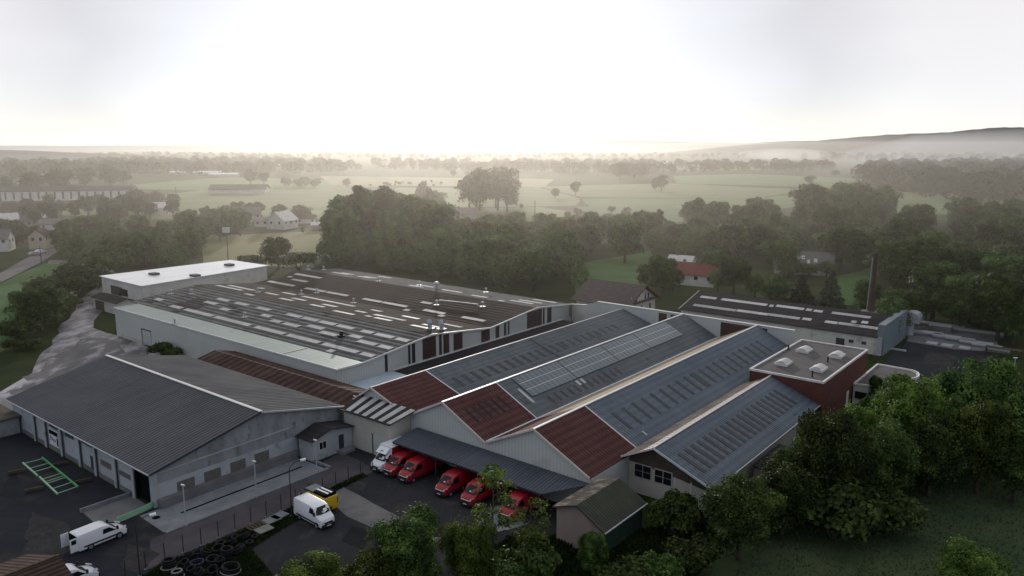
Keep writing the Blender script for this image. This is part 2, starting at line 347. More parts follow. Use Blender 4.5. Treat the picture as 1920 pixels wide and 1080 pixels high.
# far fields
FL = [
 (((375, 455), (395, 440), (455, 440), (620, 432), (618, 470), (560, 500), (380, 500)), 'field_c'),
 (((0, 395), (240, 372), (420, 352), (600, 348), (760, 360), (720, 400), (480, 412), (200, 410)), 'field_b'),
 (((180, 352), (420, 332), (600, 338), (740, 350), (400, 358)), 'field_a'),
 (((470, 395), (620, 385), (640, 408), (480, 415)), 'field_a'),
 (((600, 330), (1040, 336), (1020, 352), (620, 346)), 'field_c'),
 (((740, 352), (1010, 352), (1090, 372), (1080, 386), (740, 392)), 'field_b'),
 (((1010, 350), (1260, 344), (1520, 356), (1420, 372), (1090, 370)), 'field_b'),
 (((1260, 330), (1400, 326), (1640, 336), (1560, 352), (1270, 344)), 'field_a'),
 (((1090, 372), (1420, 372), (1540, 358), (1560, 380), (1400, 400), (1250, 415), (1110, 395)), 'field_a'),
 (((1080, 388), (1260, 385), (1320, 410), (1240, 420), (1130, 412)), 'field_d'),
 (((740, 395), (1010, 388), (1090, 400), (1000, 425), (880, 430), (760, 420)), 'field_b'),
 (((1640, 362), (1800, 366), (1900, 380), (1900, 405), (1660, 400)), 'field_a'),
 (((1650, 358), (1790, 364), (1780, 376), (1650, 374)), 'field_b'),
 (((1060, 500), (1120, 488), (1220, 470), (1215, 540), (1180, 560), (1080, 560)), 'grass_mown'),
 (((1560, 520), (1640, 500), (1640, 570), (1560, 575)), 'grass_mown'),
 (((1700, 500), (1780, 500), (1780, 590), (1700, 590)), 'grass_mown'),
 (((850, 412), (930, 404), (960, 430), (860, 436)), 'field_a'),
 (((1000, 310), (1500, 306), (1500, 318), (1000, 322)), 'field_d'),
 (((100, 312), (500, 306), (560, 314), (120, 326)), 'field_c'),
]
for i, (pp, m) in enumerate(FL):
    sheet('field', px(*pp), M[m], .05+.008*i, 1.2, 14)

def hills(name, prof, dist, depth, m, seed, base=-2):
    rnd = random.Random(seed)
    mb = MB(); n = 90; rows = 8
    x0, x1 = prof[0][0], prof[-1][0]
    def hp(x):
        for (a, ya), (b, yb) in zip(prof, prof[1:]):
            if a <= x <= b: return ya+(yb-ya)*(x-a)/(b-a)
        return prof[-1][1]
    for j in range(rows+1):
        t = j/rows
        for i in range(n+1):
            x = x0+(x1-x0)*i/n
            Y = dist+depth*t
            X = (x-960)/F*math.cos(PITCH)*Y
            top = H+(HZ-hp(x))/F*(dist+depth*.8)*.97
            s = math.sin(min(1, t/.8)*math.pi/2)**1.3
            z = base+(top-base)*s*(1+.03*math.sin(x*.031)+.02*rnd.uniform(-1, 1))
            if t > .85: z *= .6
            mb.v.append((X, Y, z))
    for j in range(rows):
        for i in range(n):
            a = j*(n+1)+i; mb.f.append((a, a+1, a+n+2, a+n+1))
    o = mb.build(name, m, smooth=True); o['kind'] = 'structure'
    return o
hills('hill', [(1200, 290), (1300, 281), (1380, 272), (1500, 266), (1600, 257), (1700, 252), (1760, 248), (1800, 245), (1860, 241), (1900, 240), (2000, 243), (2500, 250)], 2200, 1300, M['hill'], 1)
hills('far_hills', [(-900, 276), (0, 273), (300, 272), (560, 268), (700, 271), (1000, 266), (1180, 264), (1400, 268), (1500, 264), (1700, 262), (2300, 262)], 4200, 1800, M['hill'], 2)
#hills('low_rise', [(940, 296), (1040, 284), (1120, 274), (1180, 270), (1280, 270), (1380, 275), (1440, 284), (1500, 298)], 1900, 500, M['hill'], 3)
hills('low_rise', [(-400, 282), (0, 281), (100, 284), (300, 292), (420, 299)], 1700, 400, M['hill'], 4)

# ------------------------------------------------------------------ building helpers
def vslope(p, q, t0, t1):
    return tuple(p[i]+(q[i]-p[i])*t0 for i in range(3)), tuple(p[i]+(q[i]-p[i])*t1 for i in range(3))
def plane_hit(x, y, pts):
    """pixel ray against plane through three site points (u,v,z)"""
    a, b, c = (Vector(p) for p in pts[:3]); n = (b-a).cross(c-a)
    r = ray(x, y); d = Vector((r[0]*UX+r[1]*UY, r[0]*VX+r[1]*VY, r[2])); o = Vector((0, 0, H))
    t = (a-o).dot(n)/d.dot(n)
    return o+d*t

# ---- grey corrugated hall (front left)
u0, u1 = -122.2, -81.7; vW, vR, vE = 38.3, 52.0, 64.3; zW, zR, zE = 4.35, 7.5, 4.9
o = (-102, 51, 0)
T = gthing('corrugated_hall', 'low wide hall with grey corrugated gable roof and weathered concrete gable wall', 'warehouse', *o[:2])
mb = MB(o)
mb.extr([(u0, vW, -.3), (u0, vE, -.3), (u0, vE, zE), (u0, vR, zR-.05), (u0, vW, zW)], (2.0, 0, 0))
mb.box((u0, vE-.3, -.3), (u1, vE, zE-.1)); 
mb.box((u0+2, vW, -.3), (-86.6, vW+.3, zW-.1)); mb.box((-86.6, vW, 3.6), (-82.6, vW+.3, zW-.1)); mb.box((-82.6, vW, -.3), (u1, vW+.5, zW-.1))
mb.build('wall', M['pale_blue_wall'], T)
MB(o).extr([(u1-.35, vW+.5, -.3), (u1-.35, vE, -.3), (u1-.35, vE, zE-.1), (u1-.35, vR, zR-.15), (u1-.35, vW+.5, zW-.05)], (.35, 0, 0)).build('gable_wall', M['old_concrete'], T)
MB(o).box((u1+.002, vW+.3, -.3), (u1+.85, 56.8, 1.0)).build('ledge', M['concrete_d'], T)
mb = MB(o).beam((u1+.02, vW+.5, 4.0), (u1+.02, 57.5, 4.2), .12, .18); mb.build('ledge_band', M['pale_blue_wall'], T)
# painted lower band of gable
MB(o).box((u1, vW+.5, 1.0), (u1+.012, 57.3, 2.75)).build('painted_band', M['pale_blue_wall'], T)
for (xa, xb, yt, yb) in ((333, 366, 909, 925), (384, 415, 890, 906), (433, 461, 872, 888), (478, 505, 855, 871)):
    a = S(xa, yb, u=u1+.02); b = S(xb, yb-(xb-xa)*.37, u=u1+.02); t = S(xa, yt, u=u1+.02)
    MB(o).box((u1+.013, a[1], 1.0), (u1+.03, b[1], 1.0+(t[2]-a[2])*1.15)).build('blocked_window', M['block'], T)
w0, e0 = vW-.6, vE+.5
sW = (zR-zW)/(vR-vW); sE = (zR-zE)/(vE-vR)
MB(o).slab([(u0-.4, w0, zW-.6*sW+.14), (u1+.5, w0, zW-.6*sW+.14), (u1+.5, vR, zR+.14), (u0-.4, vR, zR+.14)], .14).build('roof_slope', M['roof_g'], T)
MB(o).slab([(u0-.4, vR, zR+.14), (u1+.5, vR, zR+.14), (u1+.5, e0, zE-.5*sE+.14), (u0-.4, e0, zE-.5*sE+.14)], .14).build('roof_slope', M['roof_g_sunlit'], T)
MB(o).beam((u0-.4, vR, zR+.2), (u1+.5, vR, zR+.2), .42, .12).build('ridge_cap', M['trim'], T)
MB(o).beam((u0-.4, w0-.08, zW-.6*sW+.05), (u1+.5, w0-.08, zW-.6*sW+.05), .14, .12).build('gutter', M['galv'], T)
MB(o).beam((u1+.55, vR, zR+.05), (u1+.55, e0, zE-.5*sE+.05), .06, .22).build('verge_trim', M['galv'], T)
MB(o).beam((u1+.55, w0, zW-.6*sW+.05), (u1+.55, vR, zR+.05), .06, .22).build('verge_trim', M['darkmetal'], T)
for x in (62, 83, 113, 147, 177, 215, 249):
    p = S(x, 760+ (x-60)*.55, v=vW)
    mb = MB(o).box((p[0]-.25, vW-.28, -.2), (p[0]+.25, vW-.002, zW-.1)); mb.build('pilaster', M['pale_blue_wall'], T)
    MB(o).tube((p[0]+.42, vW-.15, 0), (p[0]+.42, vW-.15, zW-.2), .07).build('downpipe', M['darkmetal'], T)
MB(o).box((u0+2.1, vW-.1, -.2), (-86.7, vW-.003, .55)).build('plinth', M['concrete_d'], T)
for (xa, ya, xb, yb) in ((90, 783, 108, 812), (120, 800, 138, 830), (151, 816, 172, 845), (188, 860, 209, 887), (223, 880, 247, 907)):
    a = S(xa, ya, v=vW-.02); b = S(xb, yb-5, v=vW-.02)
    zt = min(a[2], zW-.25); zb = b[2]
    MB(o).box((a[0], vW-.035, zb), (b[0], vW-.005, zt)).build('window', M['block'] if xa > 180 else M['slot'], T)
a = S(169, 850, v=vW); MB(o).box((a[0], vW-.04, .3), (a[0]+.9, vW-.005, 2.2)).build('door', M['slot'], T)
MB(o).box((-86.6, vW+.35, 0), (-82.7, vW+.4, 3.6)).build('doorway', M['black'], T)  # black sheet painted in for the unlit interior
# poster on the flank
a = S(90, 795, v=vW-.04); b = S(112, 836, v=vW-.04)
pu0, pu1, pz0, pz1 = a[0], b[0]-.3, .7, 2.9
P = MB(o).box((pu0, vW-.05, pz0), (pu1, vW-.006, pz1)).build('poster', M['white_paint'], T)
mb = MB(o); w = pu1-pu0
mb.box((pu0+.1, vW-.058, pz1-.7), (pu1-.05, vW-.05, pz1-.12)); mb.box((pu1-.5, vW-.058, pz0+.2), (pu1-.06, vW-.05, pz1-.9))
for k, (xx, zz, ww, hh) in enumerate(((.12, .55, .1, .8), (.2, .95, .22, .1), (.34, .7, .1, .35), (.44, .55, .1, .35), (.55, .6, .18, .1), (.62, .75, .1, .3))):
    mb.box((pu0+w*xx, vW-.057, pz0+zz), (pu0+w*xx+ww*2, vW-.05, pz0+zz+hh))
mb.build('poster_print', M['black'], P)

# ---- rusty strip roof between grey hall and main hall
o = (-100, 68, 0)
T = gthing('lean_to', 'narrow lean-to under a rusty brown sheet roof behind the grey hall', 'outbuilding', *o[:2])
MB(o).extr([(-119.5, 65.2, -.2), (-119.5, 71.8, -.2), (-119.5, 71.8, 4.4), (-119.5, 68.6, 5.3), (-119.5, 65.2, 4.5)], (38, 0, 0)).build('wall', M['cream'], T)
MB(o).slab([(-120, 64.9, 4.55), (-81, 64.9, 4.55), (-81, 68.6, 5.45), (-120, 68.6, 5.45)], .1).build('roof', M['roof_rust'], T)
MB(o).slab([(-120, 68.6, 5.45), (-81, 68.6, 5.45), (-81, 72.4, 4.5), (-120, 72.4, 4.5)], .1).build('roof', M['roof_rust'], T)

# ---- link building with striped roof
o = (-75.5, 66, 0)
T = gthing('link_building', 'cream block with black and white striped roof joining the halls', 'building', *o[:2])
MB(o).extr([(-80.2, 63.9, -.2), (-80.2, 67.45, -.2), (-80.2, 67.45, 5.85), (-80.2, 63.9, 4.85)], (9.1, 0, 0)).build('wall', M['cream'], T)
R = MB(o).slab([(-80.5, 63.6, 4.92), (-70.9, 63.6, 4.92), (-69.9, 67.5, 6.12), (-80.9, 67.9, 6.12)], .12).build('roof', M['roof_dark'], T)
for k in range(6):
    a0 = .09+k*.165; a1 = a0+.088
    def q(t, s): 
        lo = Vector((-80.5, 63.6, 4.92)).lerp(Vector((-70.9, 63.6, 4.92)), t); hi = Vector((-80.9, 67.9, 6.12)).lerp(Vector((-69.9, 67.5, 6.12)), t)
        return lo.lerp(hi, s)+Vector((0, 0, .035))
    MB(o).slab([q(a0, .04), q(min(a1, .995), .04), q(min(a1, .995), .95), q(a0, .95)], .03).build('light_sheet', M['light_strip'], R)
MB(o).beam((-80.5, 63.55, 4.9), (-70.9, 63.55, 4.9), .06, .16).build('verge_trim', M['darkmetal'], T)
MB(o).box((-74.4, 63.85, 0), (-71.6, 63.89, 2.7)).build('door', M['panel_wall'], T)
MB(o).box((-74.6, 63.83, 0), (-74.45, 63.88, 2.9)).build('door_frame', M['darkmetal'], T)

# ---- small annex
o = (-80, 60, 0)
T = gthing('annex', 'small rendered annex with dark shallow roof against the concrete gable', 'outbuilding', *o[:2])
MB(o).extr([(-81.3, 57.3, -.2), (-81.3, 63.8, -.2), (-81.3, 63.8, 2.9), (-81.3, 60.0, 3.65), (-81.3, 57.3, 2.9)], (2.8, 0, 0)).build('wall', M['pale_blue_wall'], T)
MB(o).slab([(-81.5, 56.9, 2.95), (-78.0, 56.9, 2.95), (-78.0, 60, 3.85), (-81.5, 60, 3.85)], .14).build('roof', M['roof_dark'], T)
MB(o).slab([(-81.5, 60, 3.85), (-78.0, 60, 3.85), (-78.0, 63.85, 3.1), (-81.5, 63.85, 3.1)], .14).build('roof', M['roof_dark'], T)
Wn = MB(o).box((-78.5, 58.3, 1.25), (-78.46, 59.5, 2.35)).build('window', M['whitewall'], T)
MB(o).box((-78.46, 58.4, 1.35), (-78.44, 58.85, 2.25)).box((-78.46, 58.95, 1.35), (-78.44, 59.4, 2.25)).build('pane', M['glass'], Wn)
MB(o).box((-78.5, 61.5, .45), (-78.45, 62.3, 2.35)).build('door', M['slot'], T)
MB(o).box((-78.48, 61.1, 0), (-77.3, 63.2, .42)).build('step', M['concrete'], T)

# ---- main hall
o = (-130, 100, 0)
T = gthing('main_hall', 'large pale clad production hall with grey and brown patched double gable roof', 'factory', *o[:2])
ue, uw = -93.0, -166.0
prof = [(73.0, 5.95), (78.2, 5.9), (93.6, 7.5), (109.2, 5.75), (123.8, 7.25), (136.4, 5.95)]
def body(ua, ub, prof, m, name='wall'):
    pts = [(ua, prof[0][0], -.3)]+[(ua, v, z-.02) for v, z in prof]+[(ua, prof[-1][0], -.3)]
    return MB(o).extr(list(reversed(pts)), (ub-ua, 0, 0)).build(name, m, T)
body(uw, ue, prof, M['panel_wall_v'])
rs = []
names = ['roof_green', 'roof_asb', 'roof_brown', 'roof_brown', 'roof_dark']
for i in range(5):
    (va, za), (vb, zb) = prof[i], prof[i+1]
    m = M[names[i]] if i < 4 else M['roof_asb']
    e = 6 if i else 0
    w1 = uw-(4 if i else 0)
    R = MB(o).slab([(w1, va, za+.12), (ue+.3, va, za+.12), (ue+.3, vb, zb+.12), (w1, vb, zb+.12)], .12).build('roof_slope', m, T)
    rs.append((R, [(w1, va, za+.12), (ue+.3, va, za+.12), (ue+.3, vb, zb+.12)], (va, vb)))
MB(o).box((uw-3.9, 78.2, -.3), (uw-.01, 130, 5.7)).build('rear_wall', M['cream'], T)
for i in range(5):
    (va, za), (vb, zb) = prof[i], prof[i+1]
    MB(o).beam((ue+.36, va, za+.1), (ue+.36, vb, zb+.1), .1, .26).build('verge_trim', M['trim'], T)
MB(o).beam((uw, 72.93, 6.0), (ue+.4, 72.93, 6.0), .16, .22).build('eaves_trim', M['trim'], T)
MB(o).beam((uw, 72.95, 6.08), (uw, 78.1, 6.05), .12, .12).build('joint_strip', M['trim'], T)
MB(o).beam((-107, 73.1, 6.12), (-107, 78.1, 6.08), .12, .06).build('joint_strip', M['trim'], T)
# windows / maroon panels on the end wall
def ww(x, y): return S(x, y, u=ue)[1]
def ztop(v):
    for (a, za), (b, zb) in zip(prof, prof[1:]):
        if a <= v <= b: return za+(zb-za)*(v-a)/(b-a)
    return 5.9
for (xa, xb, m) in ((721, 726, 'darkmetal'), (765, 769, 'darkmetal'), (772, 778, 'darkmetal'), (792, 817, 'dark_panel'), (823, 828, 'dark_panel'), (831, 842, 'dark_panel'), (850, 867, 'dark_panel'), (902, 918, 'dark_panel'), (929, 936, 'dark_panel'), (945, 949, 'darkmetal'), (952, 955, 'darkmetal'), (988, 1016, 'dark_panel'), (1018, 1021, 'darkmetal'), (1026, 1034, 'darkmetal'), (1068, 1070, 'darkmetal')):
    va, vb = ww(xa, 660-(xa-720)*.26), ww(xb, 660-(xb-720)*.26)
    zt = min(ztop(va), ztop(vb))-.12
    MB(o).box((ue, va, 3.3), (ue+.03, vb, zt)).build('wall_panel', M[m], T)
# flank door
a = S(269, 640, v=73); b = S(285, 650, v=73)
D = MB(o).box((a[0], 72.9, -.1), (b[0], 72.97, 3.1)).build('door', M['light_strip'], T)
MB(o).box((a[0]-.25, 72.86, -.1), (a[0]-.02, 72.99, 3.3)).box((a[0]-.25, 72.86, 3.12), (b[0]+.2, 72.99, 3.3)).build('frame', M['darkmetal'], D)
MB(o).box((-164, 72.9, -.3), (-110, 72.98, .7)).build('plinth', M['cream'], T)
# rooflights from the layout of the roof
def Z1(a): return [(X1/4, 480+Y1/4, X2/4, 480+Y2/4) for X1, Y1, X2, Y2 in a]
def Z2(a): return [(480+X1/4, 480+Y1/4, 480+X2/4, 480+Y2/4) for X1, Y1, X2, Y2 in a]
def Z3(a): return [(960+X1/4, 480+Y1/4, 960+X2/4, 480+Y2/4) for X1, Y1, X2, Y2 in a]
grey = Z2([(5,385,115,405),(235,435,340,455),(355,462,465,485),(485,490,600,512),(615,520,730,545),(795,560,880,575),(900,585,1030,610),(1055,618,1150,635),(20,450,90,460),(120,475,220,490),(190,510,350,520),(370,530,485,552),(505,565,620,588),(690,600,770,620),(790,630,920,655),(945,665,1035,685),(0,530,220,580),(240,595,470,645),(490,660,770,720),(790,730,885,750),(515,715,580,720)]) \
     + Z1([(975,330,1060,335),(1160,320,1240,330),(1280,370,1380,390),(1530,345,1610,365),(1630,320,1730,335),(1775,350,1865,365),(1390,400,1600,445),(1620,455,1880,515),(1640,400,1750,395)])
brown = Z2([(280,140,480,165),(270,175,400,190),(220,160,280,155),(80,195,130,202),(140,200,290,225),(0,240,65,245),(50,278,165,292),(190,275,295,290),(145,318,275,336),(245,316,380,336),(325,303,600,352),(600,352,745,376),(360,245,520,265),(520,275,685,298),(375,365,510,385),(475,362,605,382),(595,410,760,438),(730,413,820,425),(785,323,940,348),(950,350,1120,380),(1230,350,1325,355),(845,403,960,418),(880,442,960,452),(955,455,1110,482),(860,462,1015,488),(800,450,855,457),(1080,450,1230,472),(1255,408,1410,432),(1370,445,1420,448),(1535,458,1720,490),(1140,520,1290,545),(1235,515,1380,535),(1400,508,1550,535),(1085,410,1140,415)]) \
      + Z1([(1590,220,1810,258),(1695,220,1900,258),(1850,283,1920,295)])
east = Z2([(340,90,460,108),(460,98,550,110),(560,122,690,140),(650,125,750,140),(745,152,860,166),(820,152,910,166),(930,152,1020,165),(1150,217,1280,235),(1230,217,1340,235),(1390,252,1535,275),(1640,293,1740,310),(1820,332,1860,340)]) + Z3([(0,330,160,360),(60,328,220,355),(150,325,320,352)])
def rooflight(x1, y1, x2, y2, cands, m, wid):
    xm, ym = (x1+x2)/2, (y1+y2)/2
    for R, pts, (va, vb) in cands:
        c = plane_hit(xm, ym, pts)
        if va-.3 <= c.y <= vb+.3: break
    else: return
    # length along u from end pixels with the same v
    e1 = plane_hit(x1, y1, pts); e2 = plane_hit(x2, y2, pts)
    L = max(1.2, abs(e2.x-e1.x)); L = max(1.4, round(L/1.5)*1.5)
    if c.x-L/2 < uw-3.5 or c.x+L/2 > ue: return
    k = 1.35; row = round((c.y-va)/k)*k+va; row = min(max(row, va+.9), vb-.9)
    a, b, d = (Vector(p) for p in pts)
    def pz(u, v): return a.z+(d.z-a.z)*(v-a.y)/(d.y-a.y)+.045
    MB(o).slab([(c.x-L/2, row-wid/2, pz(0, row-wid/2)), (c.x+L/2, row-wid/2, pz(0, row-wid/2)), (c.x+L/2, row+wid/2, pz(0, row+wid/2)), (c.x-L/2, row+wid/2, pz(0, row+wid/2))], .04).build('rooflight', m, R)
for q_ in grey: rooflight(*q_, rs[1:2], M['light_strip'], 1.15)
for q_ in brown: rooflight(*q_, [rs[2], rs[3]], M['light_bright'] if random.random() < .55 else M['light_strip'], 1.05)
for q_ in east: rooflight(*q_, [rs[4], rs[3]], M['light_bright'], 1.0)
# dark patches of newer felt on the grey slope
for x, y, lu, lv in ((345, 575, 9, 3.2), (375, 566, 7, 3), (285, 565, 3, 1.6), (435, 575, 3, 1.4), (330, 584, 2.5, 1.2)):
    c = plane_hit(x, y, rs[1][1]); a = Vector(rs[1][1][0]); d = Vector(rs[1][1][2])
    pz = lambda v: a.z+(d.z-a.z)*(v-a.y)/(d.y-a.y)+.02
    MB(o).slab([(c.x-lu/2, c.y-lv/2, pz(c.y-lv/2)), (c.x+lu/2, c.y-lv/2, pz(c.y-lv/2)), (c.x+lu/2, c.y+lv/2, pz(c.y+lv/2)), (c.x-lu/2, c.y+lv/2, pz(c.y+lv/2))], .03).build('felt_patch', M['roof_dark'], rs[1][0])
# vents
def vent(x, y, kind):
    for R, pts, (va, vb) in rs:
        c = plane_hit(x, y, pts)
        if va <= c.y <= vb: break
    else: return
    if kind == 'mush':
        MB(o).tube(c-Vector((0, 0, .1)), c+Vector((0, 0, .9)), .16).tube(c+Vector((0, 0, .9)), c+Vector((0, 0, 1.1)), .38, .12).box((c.x-.5, c.y-.5, c.z-.1), (c.x+.5, c.y+.5, c.z+.1)).build('roof_vent', M['galv'], R)
    elif kind == 'big':
        MB(o).tube(c-Vector((0, 0, .1)), c+Vector((0, 0, 1.3)), .4, .36, 14).tube(c+Vector((0, 0, 1.4)), c+Vector((0, 0, 1.75)), .75, .3, 14).build('roof_vent', M['galv'], R)
    elif kind == 'duct':
        MB(o).tube(c-Vector((0, 0, .1)), c+Vector((0, 0, .9)), .42, None, 12).tube(c+Vector((0, 0, .8)), c+Vector((-.5, .2, 1.5)), .42, .46, 12).box((c.x-.7, c.y-.7, c.z-.1), (c.x+.7, c.y+.7, c.z+.1)).build('exhaust_duct', M['galv'], R)
    else:
        MB(o).box((c.x-.45, c.y-.45, c.z-.1), (c.x+.45, c.y+.45, c.z+.3)).tube(c+Vector((0, 0, .3)), c+Vector((.1, 0, 1.1)), .33, .3, 12).build('exhaust_duct', M['plastic'], R)
for x, y, k in ((640, 632, 'black'), (806, 616, 'duct'), (828, 617, 'duct'), (819, 572, 'mush'), (905, 575, 'mush'), (819, 542, 'big'), (786, 535, 'mush'), (710, 527, 'mush'), (911, 548, 'mush'), (594, 549, 'mush'), (565, 552, 'mush'), (459, 595, 'mush'), (328, 607, 'mush'), (515, 660, 'black'), (320, 551, 'mush'), (359, 551, 'mush'), (484, 548, 'mush'), (578, 505, 'mush'), (607, 506, 'mush'), (663, 568, 'mush')):
    vent(x, y, k)
# pipe run on brown roof
a = plane_hit(824, 567, rs[3][1]); b = plane_hit(896, 575, rs[3][1])
MB(o).tube(a+Vector((0, 0, .5)), b+Vector((0, 0, .5)), .12).tube(b+Vector((0, 0, .5)), b, .12).tube(a+Vector((0, 0, .5)), a, .12).build('roof_pipe', M['galv'], rs[3][0])

# ---- white roofed hall behind
o = (-195, 105, 0)
T = gthing('white_roof_hall', 'long hall with wet shining white flat roof at the far left of the factory', 'building', *o[:2])
c = [(-204.0, 87.2), (-181.5, 86.8), (-187.2+6, 123.4), (-202.4-1.5, 122.9)]
def zt(v): return 7.0
pts = [(-204, 87.2, 7), (-182, 86.9, 7), (-186, 123.6, 7), (-203, 122.9, 7)]
MB(o).extr([(p[0], p[1], -.3) for p in pts], (0, 0, 7.1)).build('wall', M['whitewall'], T)
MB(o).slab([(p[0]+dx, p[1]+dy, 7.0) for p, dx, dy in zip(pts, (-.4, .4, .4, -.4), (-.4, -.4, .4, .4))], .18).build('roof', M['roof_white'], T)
for x, y in ((289, 514), (366, 517), (430, 497)):
    q_ = S(x, y, z=7.1); MB(o).box((q_[0]-1.2, q_[1]-.9, 7.0), (q_[0]+1.2, q_[1]+.9, 7.45)).build('roof_dome', M['slot'], T)
MB(o).box((-199, 87.05, 3.0), (-184.5, 87.15, 5.2)).build('window_band', M['slot'], T)
MB(o).box((-194, 87.0, 3.2), (-190, 87.05, 5.0)).build('window', M['glass'], T)
o = (-192, 84, 0)
T = gthing('shed', 'small pitched outbuilding in front of the white roofed hall', 'outbuilding', *o[:2])
MB(o).extr([(-199, 82.5, -.2), (-199, 86.7, -.2), (-199, 86.7, 2.9), (-199, 84.6, 3.5), (-199, 82.5, 2.9)], (13, 0, 0)).build('wall', M['whitewall'], T)
MB(o).slab([(-199.4, 82.1, 2.9), (-185.6, 82.1, 2.9), (-185.6, 84.6, 3.65), (-199.4, 84.6, 3.65)]).build('roof', M['roof_dark'], T)
MB(o).slab([(-199.4, 84.6, 3.65), (-185.6, 84.6, 3.65), (-185.6, 86.75, 3.0), (-199.4, 86.75, 3.0)]).build('roof', M['roof_dark'], T)
MB(o).box((-197.5, 82.4, 0), (-193, 82.49, 2.3)).build('doorway', M['slot'], T)

# ---- sawtooth workshop (three naves) 
o = (-62, 100, 0)
T = gthing('workshop', 'three nave workshop with red and blue-grey pitched roofs and pale gables', 'factory', *o[:2])
vf, vb = 67.5, 133.4
NV = [(-85.0, 3.1, -78.4, 7.35, -71.4, 5.0), (-71.4, 5.0, -65.0, 8.15, -58.0, 4.6), (-58.0, 4.6, -50.7, 8.0, -43.0, 4.2)]
pts = [(-85, vf, -.3)]
for ua, za, um, zm, ub, zb in NV: pts += [(ua, vf, za), (um, vf, zm)]
pts += [(-43.0, vf, 4.2), (-43.0, vf, -.3)]
MB(o).extr(pts, (0, vb-vf, 0)).build('wall', M['panel_wall'], T)
MB(o).box((-82.5, vf-.03, 5.3), (-79.0, vf-.003, 5.5)).build('ledge_band', M['trim'], T)
split = 77.6
sl = {}
for k, (ua, za, um, zm, ub, zb) in enumerate(NV):
    for side, (a, az, b, bz) in enumerate(((ua, za, um, zm), (um, zm, ub, zb))):
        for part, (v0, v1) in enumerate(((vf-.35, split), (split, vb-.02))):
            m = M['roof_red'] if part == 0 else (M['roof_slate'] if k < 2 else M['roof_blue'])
            if side == 0 and part == 1 and k == 2: m = mat('sunlit beige sheet', (.26, .21, .16), (.33, .27, .20), .3, .85, .1, stripe=(1, 1.2, .1))  # sunlight on this slope painted in as beige
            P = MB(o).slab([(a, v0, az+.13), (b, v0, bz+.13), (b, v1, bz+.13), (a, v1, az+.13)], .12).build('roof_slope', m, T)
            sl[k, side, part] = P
    MB(o).beam((um, vf-.35, zm+.16), (um, vb-.05, zm+.16), .3 if k else .16, .12).build('ridge_cap', M['trim'] if k else M['trim_p'], T)
    MB(o).beam((um, vf-.4, zm+.12), (ub, vf-.4, zb+.12), .08, .24).build('verge_trim', M['trim_p'], T)
    MB(o).beam((ua, vf-.4, za+.12), (um, vf-.4, zm+.12), .08, .24).build('verge_trim', M['trim_p'], T)
    MB(o).beam((um, split, zm+.16), (ub, split, zb+.16), .22, .06).build('joint_strip', M['trim_p'] if k == 2 else M['gutter'], T)
MB(o).beam((-58, vf, 4.75), (-58, vb, 4.75), .5, .1).build('valley_gutter', M['gutter'], T)
MB(o).beam((-71.4, vf, 5.15), (-71.4, vb, 5.15), .4, .1).build('valley_gutter', M['gutter'], T)
MB(o).beam((-42.9, 75.6, 4.35), (-42.9, 109, 4.35), .5, .12).build('valley_gutter', M['trim'], T)
MB(o).beam((-78.4, 102.3, 7.52), (-71.4, 102.3, 5.17), .14, .05).build('joint_strip', M['darkmetal'], T)
def onslope(k, u):   # east slope height
    ua, za, um, zm, ub, zb = NV[k]; return zm+(zb-zm)*(u-um)/(ub-um)+.13
def patch(k, ua_, ub_, v0, v1, name, m, lift=.05, par=None):
    return MB(o).slab([(ua_, v0, onslope(k, ua_)+lift), (ub_, v0, onslope(k, ub_)+lift), (ub_, v1, onslope(k, ub_)+lift), (ua_, v1, onslope(k, ua_)+lift)], .04).build(name, m, par or T)
# dark rooflight slots on the third nave
for i in range(20):
    v = 80.3+i*2.45
    wv = .62 if i != 9 else 1.5
    patch(2, -48.3, -45.4, v-wv/2, v+wv/2, 'rooflight_slot', M['slot'], .04, sl[2, 1, 1])
patch(2, -44.6, -43.9, 81.2, 81.45, 'rooflight_slot', M['slot_pale'], .04, sl[2, 1, 1])
for i in range(14):
    v = 80.0+i*2.0
    patch(0, -75.2, -73.0, v-.35, v+.35, 'rooflight_slot', M['slot'], .025, sl[0, 1, 1])
for i in range(9):
    v = 107+i*2.1
    patch(0, -75.2, -73.4, v-.3, v+.3, 'rooflight_slot', M['slot'], .025, sl[0, 1, 1])
for i in range(6):
    v = 69.2+i*1.25
    patch(1, -63.0, -60.6, v-.22, v+.22, 'rooflight_slot', M['roof_dark'], .02, sl[1, 1, 0])
for i in range(12):
    v = 83+i*1.6
    patch(1, -60.3, -59.0, v-.3, v+.3, 'rooflight_slot', M['slot'], .02, sl[1, 1, 1])
# solar arrays on the middle nave
for a_, b_ in ((80.6, 91.2), (91.4, 103.2), (103.4, 113.2), (113.4, 125.2)):
    P = patch(1, -64.6, -61.0, a_, b_, 'solar_panel', M['solar'], .16, sl[1, 1, 1])
    for uu in (-63.4, -62.2):
        patch(1, uu-.03, uu+.03, a_+.1, b_-.1, 'frame_rail', M['gutter'], .175, P)
    patch(1, -64.6, -61.0, b_, b_+.14, 'array_gap', M['darkmetal'], .15, P)
patch(1, -62.9, -60.2, 79.6, 80.1, 'light_strip', M['light_strip'], .06, sl[1, 1, 1])
for v in (90.4, 91.6): patch(1, -60.8, -59.9, v, v+.6, 'light_strip', M['light_strip'], .06, sl[1, 1, 1])
patch(1, -61.0, -58.2, 97.4, 97.55, 'joint_strip', M['darkmetal'], .05, sl[1, 1, 1])
